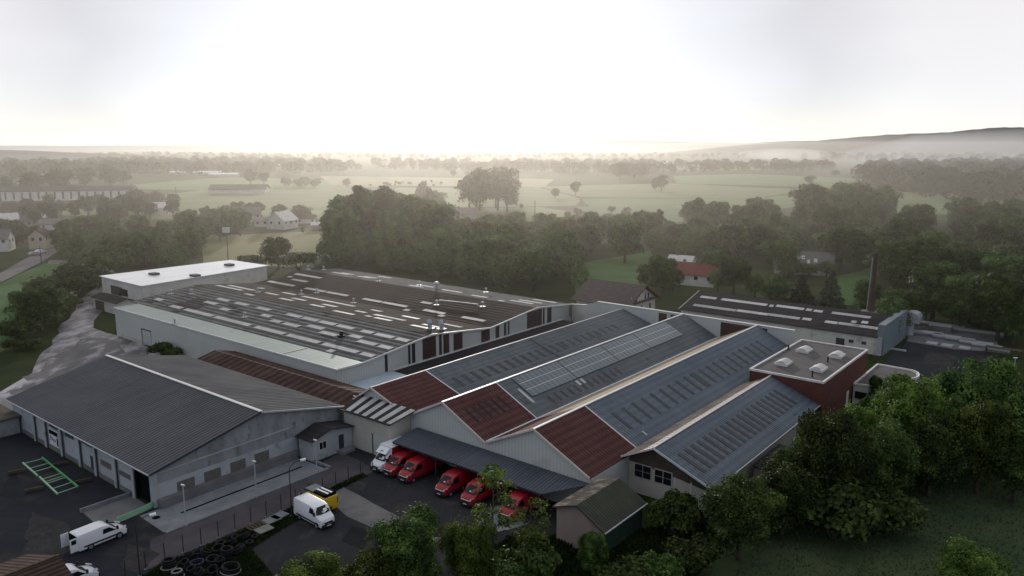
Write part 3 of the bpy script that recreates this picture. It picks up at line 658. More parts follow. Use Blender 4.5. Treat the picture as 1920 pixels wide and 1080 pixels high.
# low roof strip by the main hall wall
o = (-89, 100, 0)
T = gthing('low_link_roof', 'low dark flat roofed strip along the striped end wall of the main hall', 'outbuilding', *o[:2])
MB(o).box((-92.9, 74.0, -.2), (-85.1, 84.4, 2.95)).build('wall', M['panel_wall'], T)
MB(o).box((-92.9, 84.5, -.2), (-85.1, 133, 2.95)).build('wall', M['panel_wall'], T)
MB(o).slab([(-92.95, 73.8, 3.15), (-85.05, 73.8, 2.98), (-85.05, 84.4, 2.98), (-92.95, 84.4, 3.15)], .15).build('roof', M['roof_lblue'], T)
MB(o).slab([(-92.95, 84.45, 3.2), (-85.05, 84.45, 3.0), (-85.05, 133, 3.0), (-92.95, 133, 3.2)], .15).build('roof', M['roof_dark'], T)
MB(o).beam((-92.8, 84.4, 3.3), (-92.8, 133, 3.3), .25, .25).build('flashing', M['trim'], T)

# ---- rear screen wall
o = (-64, 134, 0)
T = gthing('rear_wall', 'long pale clad parapet wall behind the workshop roofs', 'wall', *o[:2])
MB(o).box((-84.4, 133.5, -.3), (-44.1, 134.0, 8.05)).build('wall_panel', M['panel_wall'], T)
MB(o).extr([(-92.8, 136.5, -.3), (-87.1, 133.6, -.3), (-87.1, 133.6, 7.0), (-92.8, 136.5, 6.0)], (.1, .3, 0)).build('wall_panel', M['panel_wall'], T)
MB(o).extr([(-87.05, 133.6, -.3), (-84.45, 133.55, -.3), (-84.45, 133.55, 8.0), (-87.05, 133.6, 7.0)], (.05, .3, 0)).build('wall_panel', M['panel_wall'], T)
MB(o).beam((-84.5, 133.7, 8.12), (-44.1, 133.7, 8.12), .6, .12).build('coping', M['trim'], T)
MB(o).beam((-92.8, 136.4, 6.05), (-87.1, 133.7, 7.06), .4, .1).beam((-87.1, 133.7, 7.06), (-84.45, 133.7, 8.08), .4, .1).build('coping', M['trim'], T)
for xa, xb in ((1235, 1250), (1257, 1270), (1352, 1440)):
    a = S(xa, 600, v=133.5)[0]; b = S(xb, 600, v=133.5)[0]
    MB(o).box((a, 133.46, 3), (b, 133.49, 7.7)).build('dark_panel', M['dark_panel'], T)

# ---- side hall (fourth roof)
o = (-38, 92, 0)
T = gthing('side_hall', 'side hall with blue-grey slotted roof and gridded windows in its gable', 'workshop', *o[:2])
vf, vb = 75.4, 109.3; rf = 74.0
MB(o).extr([(-42.95, vf, -.3), (-42.95, vf, 4.5), (-39.1, vf, 6.45), (-32.4, vf, 3.75), (-32.4, vf, -.3)], (0, vb-vf, 0)).build('wall', M['cream'], T)
m_gable_shade = mat('dark gable shade', (.07, .055, .045), (.10, .08, .065), 1, .85, .1, stripe=(0, .3, .15))  # shade under the roof overhang painted as a dark striped panel
MB(o).extr([(-42.9, vf-.03, 3.75), (-42.9, vf-.03, 4.5), (-39.1, vf-.03, 6.4), (-32.6, vf-.03, 3.8), (-32.6, vf-.03, 2.6), (-36.5, vf-.03, 3.2)], (0, .025, 0)).build('gable_shade', m_gable_shade, T)
RW = MB(o).slab([(-43.2, rf, 4.6), (-39.1, rf, 6.62), (-39.1, vb, 6.62), (-43.2, vb, 4.6)], .12).build('roof_slope', mat('pale stained sheet', (.14, .12, .10), (.30, .26, .22), .4, .7, .3, stripe=(1, 1.2, .3)), T)
RE = MB(o).slab([(-39.1, rf, 6.62), (-31.9, rf, 3.72), (-31.9, vb, 3.72), (-39.1, vb, 6.62)], .12).build('roof_slope', M['roof_blue'], T)
MB(o).beam((-39.1, rf, 6.68), (-39.1, vb, 6.68), .24, .1).build('ridge_cap', M['trim_p'], T)
MB(o).beam((-39.1, rf-.05, 6.6), (-31.9, rf-.05, 3.7), .08, .22).build('verge_trim', M['gutter'], T)
MB(o).beam((-43.2, rf-.05, 4.6), (-39.1, rf-.05, 6.6), .08, .22).build('verge_trim', M['trim_p'], T)
MB(o).beam((-31.8, rf, 3.65), (-31.8, vb, 3.65), .14, .12).build('gutter', M['galv'], T)
for i in range(19):
    v = 76.2+i*1.62
    z0, z1 = 6.62-.403*(2.0)+.05, 6.62-.403*(5.3)+.05
    MB(o).slab([(-37.1, v-.36, z0), (-33.8, v-.36, z1), (-33.8, v+.36, z1), (-37.1, v+.36, z0)], .03).build('rooflight_slot', M['slot'], RE)
for u_ in (-42.2, -39.6):
    Wn = MB(o).box((u_, vf-.08, 2.0), (u_+2.3, vf-.005, 3.7)).build('window', M['cream'], T)
    mb = MB(o)
    for i in range(2):
        for j in range(2): mb.box((u_+.12+i*1.07, vf-.1, 2.1+j*.78), (u_+1.1+i*1.07, vf-.078, 2.82+j*.78))
    mb.build('pane', M['glass'], Wn)
for u_ in (-37.0, -35.1): MB(o).box((u_, vf-.06, -.2), (u_+.15, vf-.004, 3.2)).build('downpipe', M['trim'], T)
# east low lean-to glimpsed among the trees
o = (-30.5, 88, 0)
T = gthing('lean_to', 'low lean-to beside the side hall, half hidden by trees', 'outbuilding', *o[:2])
MB(o).box((-31.7, 85, -.2), (-28.6, 93, 2.6)).build('wall', M['pinkwall'], T)
MB(o).slab([(-31.75, 84.7, 3.0), (-28.2, 84.7, 2.6), (-28.2, 93.3, 2.6), (-31.75, 93.3, 3.0)]).build('roof', M['roof_dark'], T)

# ---- brick block
o = (-37, 120, 0)
T = gthing('brick_block', 'red brick block with flat felt roof and four white roof domes', 'building', *o[:2])
ba, bb, bc, bd, bz = -42.3, -31.6, 109.4, 132.0, 7.1
MB(o).box((ba, bc, -.3), (bb, bd, bz-.25)).build('wall', M['brick'], T)
MB(o).box((ba+.225, bc+.225, bz-.245), (bb-.225, bd-.225, bz-.12)).build('roof', M['roof_felt'], T)
mb = MB(o); mb.box((ba-.06, bc-.06, bz-.24), (bb+.06, bc+.22, bz+.06)); mb.box((ba-.06, bd-.22, bz-.24), (bb+.06, bd+.06, bz+.06)); mb.box((ba-.06, bc+.222, bz-.24), (ba+.22, bd-.222, bz+.06)); mb.box((bb-.22, bc+.222, bz-.24), (bb+.06, bd-.222, bz+.06)); mb.build('parapet', M['trim'], T)
mb = MB(o)
for x, y in ((1469, 681), (1508, 657), (1569, 667), (1535, 692)):
    q_ = S(x, y, z=bz); c_ = (q_[0], q_[1])
    D = MB(o).box((c_[0]-.95, c_[1]-1.35, bz-.12), (c_[0]+.95, c_[1]+1.35, bz+.22)).build('roof_dome', M['trim'], T)
    mb = MB(o); n = 8
    arc = [(c_[0]-.85+1.7*i/n, c_[1]-1.25, bz+.22+.38*math.sin(math.pi*i/n)) for i in range(n+1)]
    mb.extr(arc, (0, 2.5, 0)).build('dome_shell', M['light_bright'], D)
for x, y in ((1478, 655), (1552, 678), (1523, 705)):
    q_ = S(x, y, z=bz); MB(o).tube((q_[0], q_[1], bz-.2), (q_[0], q_[1], bz+.8), .12).build('roof_vent', M['darkmetal'], T)
MB(o).box((bb, 121.5, .1), (bb+.05, 122.6, 2.6)).build('door', M['trim'], T)

# ---- rounded white annex
o = (-28, 131, 0)
T = gthing('rounded_annex', 'low white annex with a rounded corner and flat dark roof beside the brick block', 'building', *o[:2])
arc = [(-31.5, 124.6), (-27.5, 124.8)]
arc = [(-31.5, 124.8), (-28.2, 125.6)]
arc += [(-26.8-.0+2.0*math.cos(t)+.3, 135.5+3.2*math.sin(t)) for t in (-.3, 0, .4, .8, 1.2, 1.57)]
arc += [(-31.5, 139.0)]
MB(o).extr([(p[0], p[1], -.2) for p in arc], (0, 0, 3.2)).build('wall', M['whitewall'], T)
cx, cy = -29, 131
MB(o).extr([(cx+(p[0]-cx)*.93, cy+(p[1]-cy)*.95, 3.0) for p in arc], (0, 0, .04)).build('roof', M['roof_felt'], T)
mb = MB(o)
for p, q_ in zip(arc, arc[1:]+arc[:1]): mb.beam((p[0], p[1], 3.1), (q_[0], q_[1], 3.1), .25, .22)
mb.build('parapet', M['trim'], T)
MB(o).box((-31.2, 124.75, .9), (-29.5, 124.82, 2.0)).build('window', M['glass'], T)

# ---- long rear building with chimney
o = (-57, 166, 0)
T = gthing('rear_hall', 'long low rear hall with dark roof, white roof strips and pale wall', 'building', *o[:2])
ra, rb, vf, vr, vb = -77.3, -36.2, 157.2, 167.0, 177.5; ze, zr = 3.55, 6.1
MB(o).extr([(ra, vf, -.3), (ra, vf, ze), (ra, vr, zr), (ra, vb, ze), (ra, vb, -.3)], (rb-ra, 0, 0)).build('wall', M['whitewall'], T)
R1 = MB(o).slab([(ra-.4, vf-.4, ze+.05), (rb+.2, vf-.4, ze+.05), (rb+.2, vr, zr+.14), (ra-.4, vr, zr+.14)], .12).build('roof_slope', M['roof_dark'], T)
MB(o).slab([(ra-.4, vr, zr+.14), (rb+.2, vr, zr+.14), (rb+.2, vb+.4, ze+.05), (ra-.4, vb+.4, ze+.05)], .12).build('roof_slope', M['roof_dark'], T)
MB(o).beam((ra-.45, vf-.4, ze+.05), (ra-.45, vr, zr+.14), .1, .2).build('verge_trim', M['trim'], T)
def rz(v): return ze+.05+(zr+.09-ze)*(v-vf+.4)/(vr-vf+.4)
for (xa, ya, xb, yb, br) in ((1314, 556, 1343, 560, 1), (1353, 561, 1438, 572, 1), (1443, 573, 1450, 574, 1), (1455, 574, 1508, 579, 1), (1512, 580, 1522, 582, 1), (1526, 582, 1542, 585, 1), (1300, 572, 1380, 582, 0), (1382, 582, 1440, 590, 1), (1440, 590, 1500, 597, 0), (1505, 597, 1521, 600, 1), (1560, 586, 1632, 596, 0), (1547, 603, 1570, 606, 1), (1572, 606, 1640, 615, 0), (1598, 609, 1612, 612, 1), (1641, 615, 1650, 617, 1), (1596, 603, 1606, 604, 0), (1616, 603, 1627, 606, 1)):
    pts = [(ra, vf, rz(vf)), (rb, vf, rz(vf)), (rb, vr, rz(vr))]
    a = plane_hit(xa, ya, pts); b = plane_hit(xb, yb, pts); v = (a.y+b.y)/2
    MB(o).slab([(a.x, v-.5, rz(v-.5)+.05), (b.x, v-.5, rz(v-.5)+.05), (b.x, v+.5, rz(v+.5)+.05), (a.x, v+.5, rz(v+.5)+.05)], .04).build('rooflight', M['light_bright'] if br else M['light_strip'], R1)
for (xa, xb) in ((1567, 1583), (1591, 1600), (1615, 1624), (1639, 1649)):
    a = S(xa, 645, v=vf); b = S(xb, 645, v=vf)
    MB(o).box((a[0], vf-.06, 1.7 if xa > 1570 else .5), (b[0], vf-.004, 2.3)).build('window', M['slot'], T)
MB(o).box((rb, vf+.1, -.2), (rb+1.3, vb-2, 6.0)).build('end_wall', mat('blue-grey cladding', (.13, .16, .185), (.17, .20, .22), .3, .6, .3, stripe=(1, .6, .1)), T)
MB(o).box((rb-.3, vf-.2, -.2), (rb+1.0, vf+.05, 3.6)).build('corner_duct', M['galv'], T)
zt_ = S(1705, 583, v=179)[2]; zb_ = S(1705, 603, v=179)[2]
arc = [(-37.0, 177.5, zb_), (-37.0, 177.5, zt_-.9), (-36.7, 177.5, zt_-.3), (-36.0, 177.5, zt_), (-34.2, 177.5, zt_), (-33.4, 177.5, zt_-.25), (-33.0, 177.5, zt_-.9), (-33.0, 177.5, zb_)]
MB(o).extr(arc, (0, 3.2, 0)).build('exhaust_duct', M['galv'], T)
MB(o).tube((-35, 179, -.2), (-35, 179, zb_+.1), .9, None, 14).build('duct_riser', M['galv'], T)

# chimney
w = W(1662, 597, 5.0); cu, cv = -40.6, 169.5
T = gthing('chimney', 'tall dark rusty steel chimney rising from the rear hall', 'chimney', cu, cv)
ct = zat(G(cu, cv), 474)
MB().tube((0, 0, 4.5), (0, 0, ct*.55), .72, .5, 20).tube((0, 0, ct*.55), (0, 0, ct), .5, .36, 20).build('stack', M['rust'], T, smooth=False)
MB().tube((-.88, -.1, 4.5), (-.52, -.1, ct-1), .08, .06, 8).build('flue_pipe', M['galv'], T)
MB().box((-1.8, -1.8, 4.2), (1.8, .8, 6.0)).build('base', M['concrete_d'], T)

# ---- canopy (carport)
o = (-56, 65, 0)
T = gthing('canopy', 'dark corrugated canopy sheltering the row of red vans', 'canopy', *o[:2])
c4 = [(-69.4, 62.6, 3.4), (-46.4, 62.9, 3.1), (-42.9, 67.3, 3.65), (-69.7, 67.3, 3.85)]
MB(o).slab(c4, .1).build('roof', M['canopy'], T)
MB(o).beam((-69.4, 62.75, 3.22), (-46.4, 63.0, 2.92), .15, .2).build('beam', M['darkmetal'], T)
for u_ in (-62.4, -52.3, -46.9): MB(o).beam((u_, 63.2, 0), (u_, 63.2, 2.95), .14, .14).build('post', M['darkmetal'], T)
MB(o).box((-61.5, 64.5, 0), (-59.6, 67.2, .7)).build('low_wall', M['concrete_d'], T)

# ---- green-sided shed
o = (-39.5, 64, 0)
T = gthing('garden_shed', 'pink gabled shed with dark green boarded side and mossy roof by the stream', 'shed', *o[:2])
MB(o).extr([(-42.5, 60.3, -.3), (-42.5, 60.3, 3.9), (-39.9, 60.3, 4.75), (-36.9, 60.3, 3.1), (-36.9, 60.3, -.3)], (0, 7.6, 0)).build('wall', M['pinkwall'], T)
MB(o).box((-36.9, 60.35, -.3), (-36.86, 67.85, 3.05)).build('boarded_side', M['greenwall'], T)
MB(o).slab([(-42.8, 59.9, 3.92), (-39.9, 59.9, 4.9), (-39.9, 68.2, 4.9), (-42.8, 68.2, 3.92)], .1).build('roof_slope', mat('sunlit pale sheet', (.10, .09, .075), (.30, .26, .2), .5, .7, .2, stripe=(1, .5, .2), lo=.5, hi=.6), T)  # beige sunlight on the left slope painted into the sheet colour
MB(o).slab([(-39.9, 59.9, 4.9), (-36.6, 59.9, 3.05), (-36.6, 68.2, 3.05), (-39.9, 68.2, 4.9)], .1).build('roof_slope', mat('mossy sheet', (.03, .036, .026), (.05, .055, .036), .5, .8, .2, stripe=(1, .4, .3)), T)
MB(o).beam((-36.5, 59.9, 2.98), (-36.5, 68.2, 2.98), .12, .1).build('gutter', M['galv'], T)
MB(o).beam((-42.8, 59.88, 3.85), (-39.9, 59.88, 4.85), .05, .16).beam((-39.9, 59.88, 4.85), (-36.6, 59.88, 3.0), .05, .16).build('verge_trim', M['wood'], T)

# ---- small flat shed at far left of grey hall and brown roof bottom left
o = (-121, 38, 0)
T = gthing('flat_shed', 'low concrete shed with flat mossy roof at the left edge', 'shed', *o[:2])
MB(o).box((-128, 32.5, -.2), (-119.2, 38.0, 2.3)).build('wall', M['old_concrete'], T)
MB(o).slab([(-128.3, 32.1, 2.5), (-118.8, 32.1, 2.5), (-118.8, 38.2, 2.6), (-128.3, 38.2, 2.6)], .18).build('roof', mat('mossy concrete', (.07, .06, .05), (.12, .105, .085), .5, .9, .1), T)
w = S(111, 1042, z=4.); o = (w[0], w[1], 0)
T = gthing('tiled_house', 'house corner with brown ribbed roof at the bottom left', 'house', *o[:2])
MB(o).extr([(w[0]-7, w[1]-14, -.2), (w[0]-7, w[1]-14, 1.7), (w[0], w[1]-14, 3.9), (w[0]+5, w[1]-14, 2.1), (w[0]+5, w[1]-14, -.2)], (0, 13.7, 0)).build('wall', M['whitewall'], T)
MB(o).slab([(w[0], w[1]-14.3, 4.05), (w[0]+5.5, w[1]-14.3, 2.0), (w[0]+5.5, w[1], 2.0), (w[0], w[1], 4.05)], .12).build('roof', mat('brown ribbed tiles', (.045, .032, .028), (.065, .046, .04), .8, .95, .03, stripe=(0, .45, .4)), T)
MB(o).slab([(w[0]-7.5, w[1]-14.3, 1.6), (w[0], w[1]-14.3, 4.05), (w[0], w[1], 4.05), (w[0]-7.5, w[1], 1.6)], .12).build('roof', M['tile_brown'], T)
MB(o).beam((w[0], w[1]-14.3, 4.1), (w[0], w[1], 4.1), .25, .12).build('ridge_cap', M['wood'], T)

# ------------------------------------------------------------------ kerbs, ramp walls
T = gthing('loading_kerb', 'concrete kerb edging the pale loading pad', 'kerb', -75.6, 46)
MB((-75.6, 46, 0)).box((-75.55, 36.2, 0), (-75.15, 57.2, .14)).build('kerbstone', M['concrete'], T)
MB((-75.6, 46, 0)).box((-78.5, 57.25, 0), (-75.15, 57.6, .3)).build('end_kerb', M['concrete'], T)
MB((-75.6, 46, 0)).box((-78.55, 39.5, .034), (-78.25, 55.5, .05)).build('drain_channel', M['black'], T)
T = gthing('ramp_wall', 'low concrete wall along the apron outside the hall doorway', 'wall', -87, 35)
MB((-87, 35, 0)).box((-87.25, 32.6, 0), (-87.0, 38.1, .45)).build('coping', M['concrete'], T)
T = gthing('barrier', 'curved pale barrier strip by the hall doorway', 'barrier', -81.6, 36.5)
mb = MB(); prev = None
for i in range(9):
    t = i/8; p = (-.6+.9*t, 1.9-4.5*t+.9*math.sin(t*3.1), .45)
    if prev: mb.beam(prev, p, .08, .6)
    prev = p
mb.build('panel', M['green_pale'], T)
T = gthing('manhole', 'dark round manhole cover in the loading pad', 'manhole', *S(293, 971, z=0)[:2], .034)
MB().tube((0, 0, 0), (0, 0, .012), .42, None, 20).build('cover', M['black'], T)

# ------------------------------------------------------------------ lamps, posts, poles
def lamp(x, y, h, style, label, cat='street lamp', grp=None, ang=None):
    w = W(x, y); T = thing('street_lamp', label, cat, w, -A+(ang or 0), grp)
    if style == 'curved':
        mb = MB(); mb.tube((0, 0, 0), (0, 0, h-1), .075, .05)
        pr = (0, 0, h-1)
        for i in range(1, 7):
            t = i/6*math.pi/2; p = (1.1*(1-math.cos(t)), 1.1*(1-math.cos(t))*.6, h-1+1.0*math.sin(t)); mb.tube(pr, p, .045, .04, 8); pr = p
        mb.build('pole', M['darkmetal'], T)
        hd = MB(); hd.tube((pr[0]-.05, pr[1], pr[2]), (pr[0]+.45, pr[1]+.25, pr[2]+.02), .12, .17, 12); hd.build('lamp_head', M['lamp_white'], T)
        MB().box((-.3, -.3, 0), (.3, .3, .06)).build('base', M['concrete'], T)
    else:
        MB().tube((0, 0, 0), (0, 0, h), .08, .055).build('pole', M['galv'], T)
        MB().tube((-.28, 0, h+.02), (.28, 0, h+.08), .09, .09).build('lamp_head', M['lamp_white'], T)
        MB().box((-.14, -.14, 0), (.14, .14, .3)).build('base', M['galv'], T)
    return T
lamp(547, 967, 6.2, 'curved', 'black curved lamp post beside the white van', ang=.6)
lamp(263, 1083, 6.0, 'curved', 'black curved lamp post near the bottom edge left of the coils', ang=.6)
G3 = 'grey lamp posts on the loading pad'
lamp(349, 986, 4.6, 's', 'grey straight lamp post nearest the hall doorway on the pad')
lamp(481, 933, 4.4, 's', 'grey straight lamp post halfway along the loading pad')
lamp(594, 886, 4.2, 's', 'grey straight lamp post at the annex end of the loading pad')
lamp(1895, 745, 6.5, 's', 'thin lamp post among the trees at the right edge')
fp = [(212, 1110), (263, 1102), (317, 1075), (355, 1037), (392, 1022), (429, 1003), (462, 988), (495, 968), (527, 957), (556, 941), (582, 931), (611, 916), (637, 906), (663, 894), (687, 884)]
pm = None
gp = 'thin dark fence posts between the loading pad and the parking yard'
for i in range(17):
    v = 29.5+i*1.92
    T = thing('fence_post', 'thin dark steel fence post in the row beside the gravel strip', 'fence post', G(-70.05-.045*i*.6, v), -A, gp)
    if pm is None:
        pm = MB().box((-.035, -.035, 0), (.035, .035, 1.9)).mesh('post', M['darkmetal']); fm = MB().box((-.16, -.16, 0), (.16, .16, .07)).mesh('footing', M['concrete_d'])
    for n_, me in (('post', pm), ('footing', fm)):
        c = bpy.data.objects.new(n_, me); COL.objects.link(c); c.parent = T
def pole(x, y, top, label, arms=2, rot=0.3, r=.16, name='utility_pole'):
    w = W(x, y); h = zat(w, top); T = thing(name, label, 'utility pole', w, rot)
    MB().tube((0, 0, 0), (0, 0, h), r, r*.6, 8).build('pole', M['wood'], T)
    for k in range(arms): MB().box((-1.1, -.07, h-.7-k*1.3), (1.1, .07, h-.55-k*1.3)).build('crossarm', M['wood'], T)
    return T, h
T, h = pole(428, 489, 436, 'wooden pole carrying a transformer and bright cabinet behind the white roof', 1)
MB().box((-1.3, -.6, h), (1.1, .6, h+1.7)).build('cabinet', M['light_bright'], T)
pole(78, 494, 462, 'utility pole beside the road near the parked cars', 1)
pole(1003, 412, 376, 'tall distant pole standing in the pale field right of centre', 0, r=.3)
pole(910, 440, 415, 'small distant pole at the edge of the wood', 0, r=.25)
pole(330, 368, 350, 'faint pole in the far left field', 0, r=.3)
pole(250, 380, 345, 'faint tall pole beyond the long barn', 0, r=.3)
pole(418, 415, 386, 'distant pole above the houses', 0, r=.25)

# ------------------------------------------------------------------ vehicles
def wheel(parent, x, y, r=.34, w=.22):
    s = 1 if y > 0 else -1
    T_ = MB().tube((x, y, r), (x, y-s*w, r), r, None, 18).build('wheel', M['tyre'], parent)
    MB().tube((x, y+s*.012, r), (x, y-s*.02, r), r*.6, None, 14).build('rim', M['rim'], T_)
def van_mesh(L, w, prof, m, T, bev=.09, name='body'):
    """prof: side outline (x,z) with x forward; extruded across the width, tapered up and at the nose"""
    mb = MB(); n = len(prof); rows = (-1, -.93, 0, .93, 1)
    zt = max(p[1] for p in prof)
    for s in rows:
        for x, z in prof:
            f = 1-.10*max(0, (z-1.1)/(zt-1.1))**1.3
            nose = 1-.14*max(0, (x-(L/2-.7))/.7)**2
            ins = 1 if abs(s) < 1 else 1
            yy = s*w/2*f*nose
            dx = -.12*abs(s)**3 if x > L/2-1.0 else 0
            mb.v.append((x+dx, yy, z-(.05 if abs(s) == 1 and z > zt-.15 else 0)))
    for r in range(4):
        for i in range(n):
            a = r*n+i; b = r*n+(i+1) % n; mb.f.append((a, b, b+n, a+n))
    mb.f.append(tuple(range(n-1, -1, -1))); mb.f.append(tuple(range(4*n, 5*n)))
    o = mb.build(name, m, T, smooth=True, bevel=bev)
    return o
def wf(z, zt): return 1-.10*max(0, (z-1.1)/(zt-1.1))**1.3
def make_van(name, label, paint, loc, rot, L=5.9, w=1.95, hgt=2.3, group=None, kind='ducato', bumper='plastic', rear=True, badge=True, chrome=True):
    T = thing(name, label, 'van', loc, rot, group)
    h = L/2
    if kind == 'ducato': prof = [(h, .35), (h+.02, .8), (h-.12, 1.05), (h-.78, 1.32), (h-1.55, 2.12), (h-1.85, hgt-.12), (h-2.3, hgt-.01), (h-3.2, hgt), (-h+.15, hgt-.02), (-h, hgt-.2), (-h-.02, .4), (-h+.1, .32), (h-.15, .3)]
    elif kind == 'iveco': prof = [(h, .35), (h+.02, .85), (h-.15, 1.12), (h-.85, 1.42), (h-1.35, 2.15), (h-1.6, hgt-.1), (h-1.95, hgt), (-h+.12, hgt), (-h, hgt-.15), (-h-.02, .45), (-h+.1, .35), (h-.15, .3)]
    else: prof = [(h, .32), (h+.02, .68), (h-.2, .88), (h-.95, 1.12), (h-1.75, 1.72), (h-2.1, hgt-.04), (h-2.6, hgt), (-h+.12, hgt-.03), (-h, hgt-.15), (-h-.02, .35), (-h+.1, .28), (h-.15, .26)]
    van_mesh(L, w, prof, M[paint], T)
    # windscreen
    (xa, za), (xb, zb) = prof[3], prof[4]
    n = Vector((-(zb-za), 0, -(xb-xa))); n = Vector((zb-za, 0, -(xb-xa))).normalized()*.03
    def pp(t, s): 
        x = xa+(xb-xa)*t; z = za+(zb-za)*t; return Vector((x, s*w/2*wf(z, hgt)*.9, z))+n
    mb = MB(); mb.poly([pp(.04, -1)-Vector((.1, 0, 0)), pp(.04, -.5), pp(.04, .5), pp(.04, 1)-Vector((.1, 0, 0)), pp(.98, .93)-Vector((.08, 0, 0)), pp(.98, .4), pp(.98, -.4), pp(.98, -.93)-Vector((.08, 0, 0))])
    WS = mb.build('windscreen', M['glass'], T)
    if badge:
        MB().poly([pp(.2, -.2)+n, pp(.2, .12)+n, pp(.34, .12)+n, pp(.34, -.2)+n]).build('dash_card', M['plate'], WS)
    # bumper / grille
    MB().box((h-.5, -w/2*.86, .26), (h+.06, w/2*.86, .62)).build('bumper', M[bumper], T, bevel=.08)
    MB().box((h-.1, -w/2*.5, .66), (h+.045, w/2*.5, .84)).build('grille', M['plastic'], T, bevel=.03)
    if chrome: MB().box((h-.1, -w/2*.62, .86), (h+.05, w/2*.62, .93)).build('badge_bar', M['chrome'], T, bevel=.02)
    MB().box((h+.03, -.26, .4), (h+.075, .26, .52)).build('number_plate', M['plate'], T)
    for s in (-1, 1):
        MB().extr([(h-.06, s*w/2*.66, .84), (h-.5, s*w/2*.93, 1.0), (h-.55, s*w/2*.9, 1.18), (h-.14, s*w/2*.6, 1.04)], (.03, s*.02, .02)).build('headlight', M['headlight'], T)
        MB().box((xa-.3, s*(w/2+.02), za+.05), (xa-.12, s*(w/2+.24), za+.42)).build('mirror', M['plastic'], T, bevel=.04)
        # side window
        z0, z1 = za+.02, za+(zb-za)*.85
        y0 = s*(w/2*wf(z0, hgt)+.012); y1 = s*(w/2*wf(z1, hgt)+.012)
        pts = [(xa-.3, y0, z0), (xb-.15, y1, z1), (xb-.75, y1, z1), (xb-.85, y0, z0)]
        MB().poly(pts if s < 0 else pts[::-1]).build('side_window', M['glass'], T)
        MB().box((-h+.5, s*(w/2-.01), .5), (h-1.0, s*(w/2+.02), .66)).build('side_moulding', M['plastic'], T)
        for x in (h-.95, -h+1.15): wheel(T, x, s*w/2, .34)
        MB().box((-h-.035, s*w/2*.80, .9), (-h-.02, s*w/2*.92, 1.6)).build('rear_light', M['redlight'], T)
    return T
aV = math.pi/2-A
vans = [(733, 892, 'red van with pale bumper parked second from the left, tucked beside the box truck', 'chrome'),
        (758, 905, 'red van third from the left, with a wide gap on its right', 'chrome'),
        (826, 932, 'red van standing alone in the middle of the row under the canopy', 'plastic'),
        (876, 949, 'red van with yellowish bonnet reflection, half behind the thin sapling', 'chrome'),
        (941, 981, 'red van at the right end of the row near the pink shed', 'chrome')]
for x, y, lab, bm in vans:
    w = W(x, y); fr = toUV(w); c = G(fr[0], 60.1+2.95)
    make_van('red_van', lab, 'red_paint', c, aV+math.pi+random.uniform(-.03, .03), group='red delivery vans backed under the canopy', bumper=bm if bm != 'chrome' else 'plastic')
# box truck
w = W(703, 886); fr = toUV(w); c = G(fr[0], 60.0+3.3)
T = make_van('box_truck', 'white cab box truck with red sided cargo box at the left end of the vans', 'white_paint', c, aV+math.pi, L=3.6, w=2.0, hgt=2.3)
T['category'] = 'truck'
for ch in [x for x in T.children]: ch.location.x += 1.4
MB().box((-2.2, -1.06, .85), (1.25, 1.06, 2.85)).build('cargo_box', M['red_curtain'], T, bevel=.03)
MB().box((-2.22, -1.08, 2.85), (1.27, 1.08, 2.9)).build('box_roof', M['white_paint'], T)
MB().box((1.25, -1.08, .85), (1.3, 1.08, 2.87)).build('box_front', M['white_paint'], T)
MB().extr([(1.3, -.9, 2.15), (2.2, -.85, 2.25), (1.35, -.9, 2.8)], (0, 1.75, 0)).build('air_deflector', M['white_paint'], T)
MB().box((1.88, -.25, 2.42), (1.94, .25, 2.5)).build('lettering_strip', M['plastic'], T)
# white high-roof van
p = S(612, 990, z=0); make_van('white_van', 'high roofed white panel van parked in front of the yellow vehicle', 'white_paint', G(-65.4, 47.6), -A-.06, L=5.2, w=1.9, hgt=2.25, kind='iveco')
# white small van, open rear doors
T = make_van('white_van', 'white panel van with its rear doors open on the left yard', 'white_paint', G(-78.9, 31.1), aV+.04, L=5.0, w=1.9, hgt=1.95, kind='small', badge=False, chrome=False)
MB().box((-2.56, -.8, .5), (-2.5, .8, 1.8)).build('load_shade', M['black'], T)  # black panel on the closed body, painted as the shaded load space
for s in (-1, 1):
    D = MB().box((-3.3, s*.93, .45), (-2.54, s*.98, 1.85)).build('rear_door', M['white_paint'], T, bevel=.02)
    MB().box((-3.15, s*.985, 1.25), (-2.7, s*.995, 1.7)).build('window', M['glass'], D)
# partial white van bottom
w = S(150, 1070, z=1.6)
make_van('white_van', 'white van cut off by the bottom left edge beside the brown roof', 'white_paint', G(w[0]-.9, w[1]-.8), aV, L=5.0, w=1.9, hgt=1.95, kind='small', badge=False, chrome=False)
# yellow vehicle
T = make_van('yellow_van', 'yellow van with dark roof boxes behind the white van', 'yellow_paint', G(-68.1, 50.0), -A+math.pi, L=5.1, w=1.95, hgt=1.95, kind='small', badge=False, chrome=False)
MB().box((-.3, -.74, 2.0), (1.15, .74, 2.1)).build('roof_panel', M['solar'], T)
MB().box((-.38, -.8, 1.93), (1.22, .8, 2.0)).build('panel_frame', M['black'], T)
Bx = MB().box((-2.5, -.8, 1.93), (-.45, .8, 2.25)).build('roof_box', M['black'], T, bevel=.06)
for y_ in (-.35, .15): MB().box((-2.4, y_, 2.25), (-.55, y_+.22, 2.29)).build('white_bar', M['white_paint'], Bx)
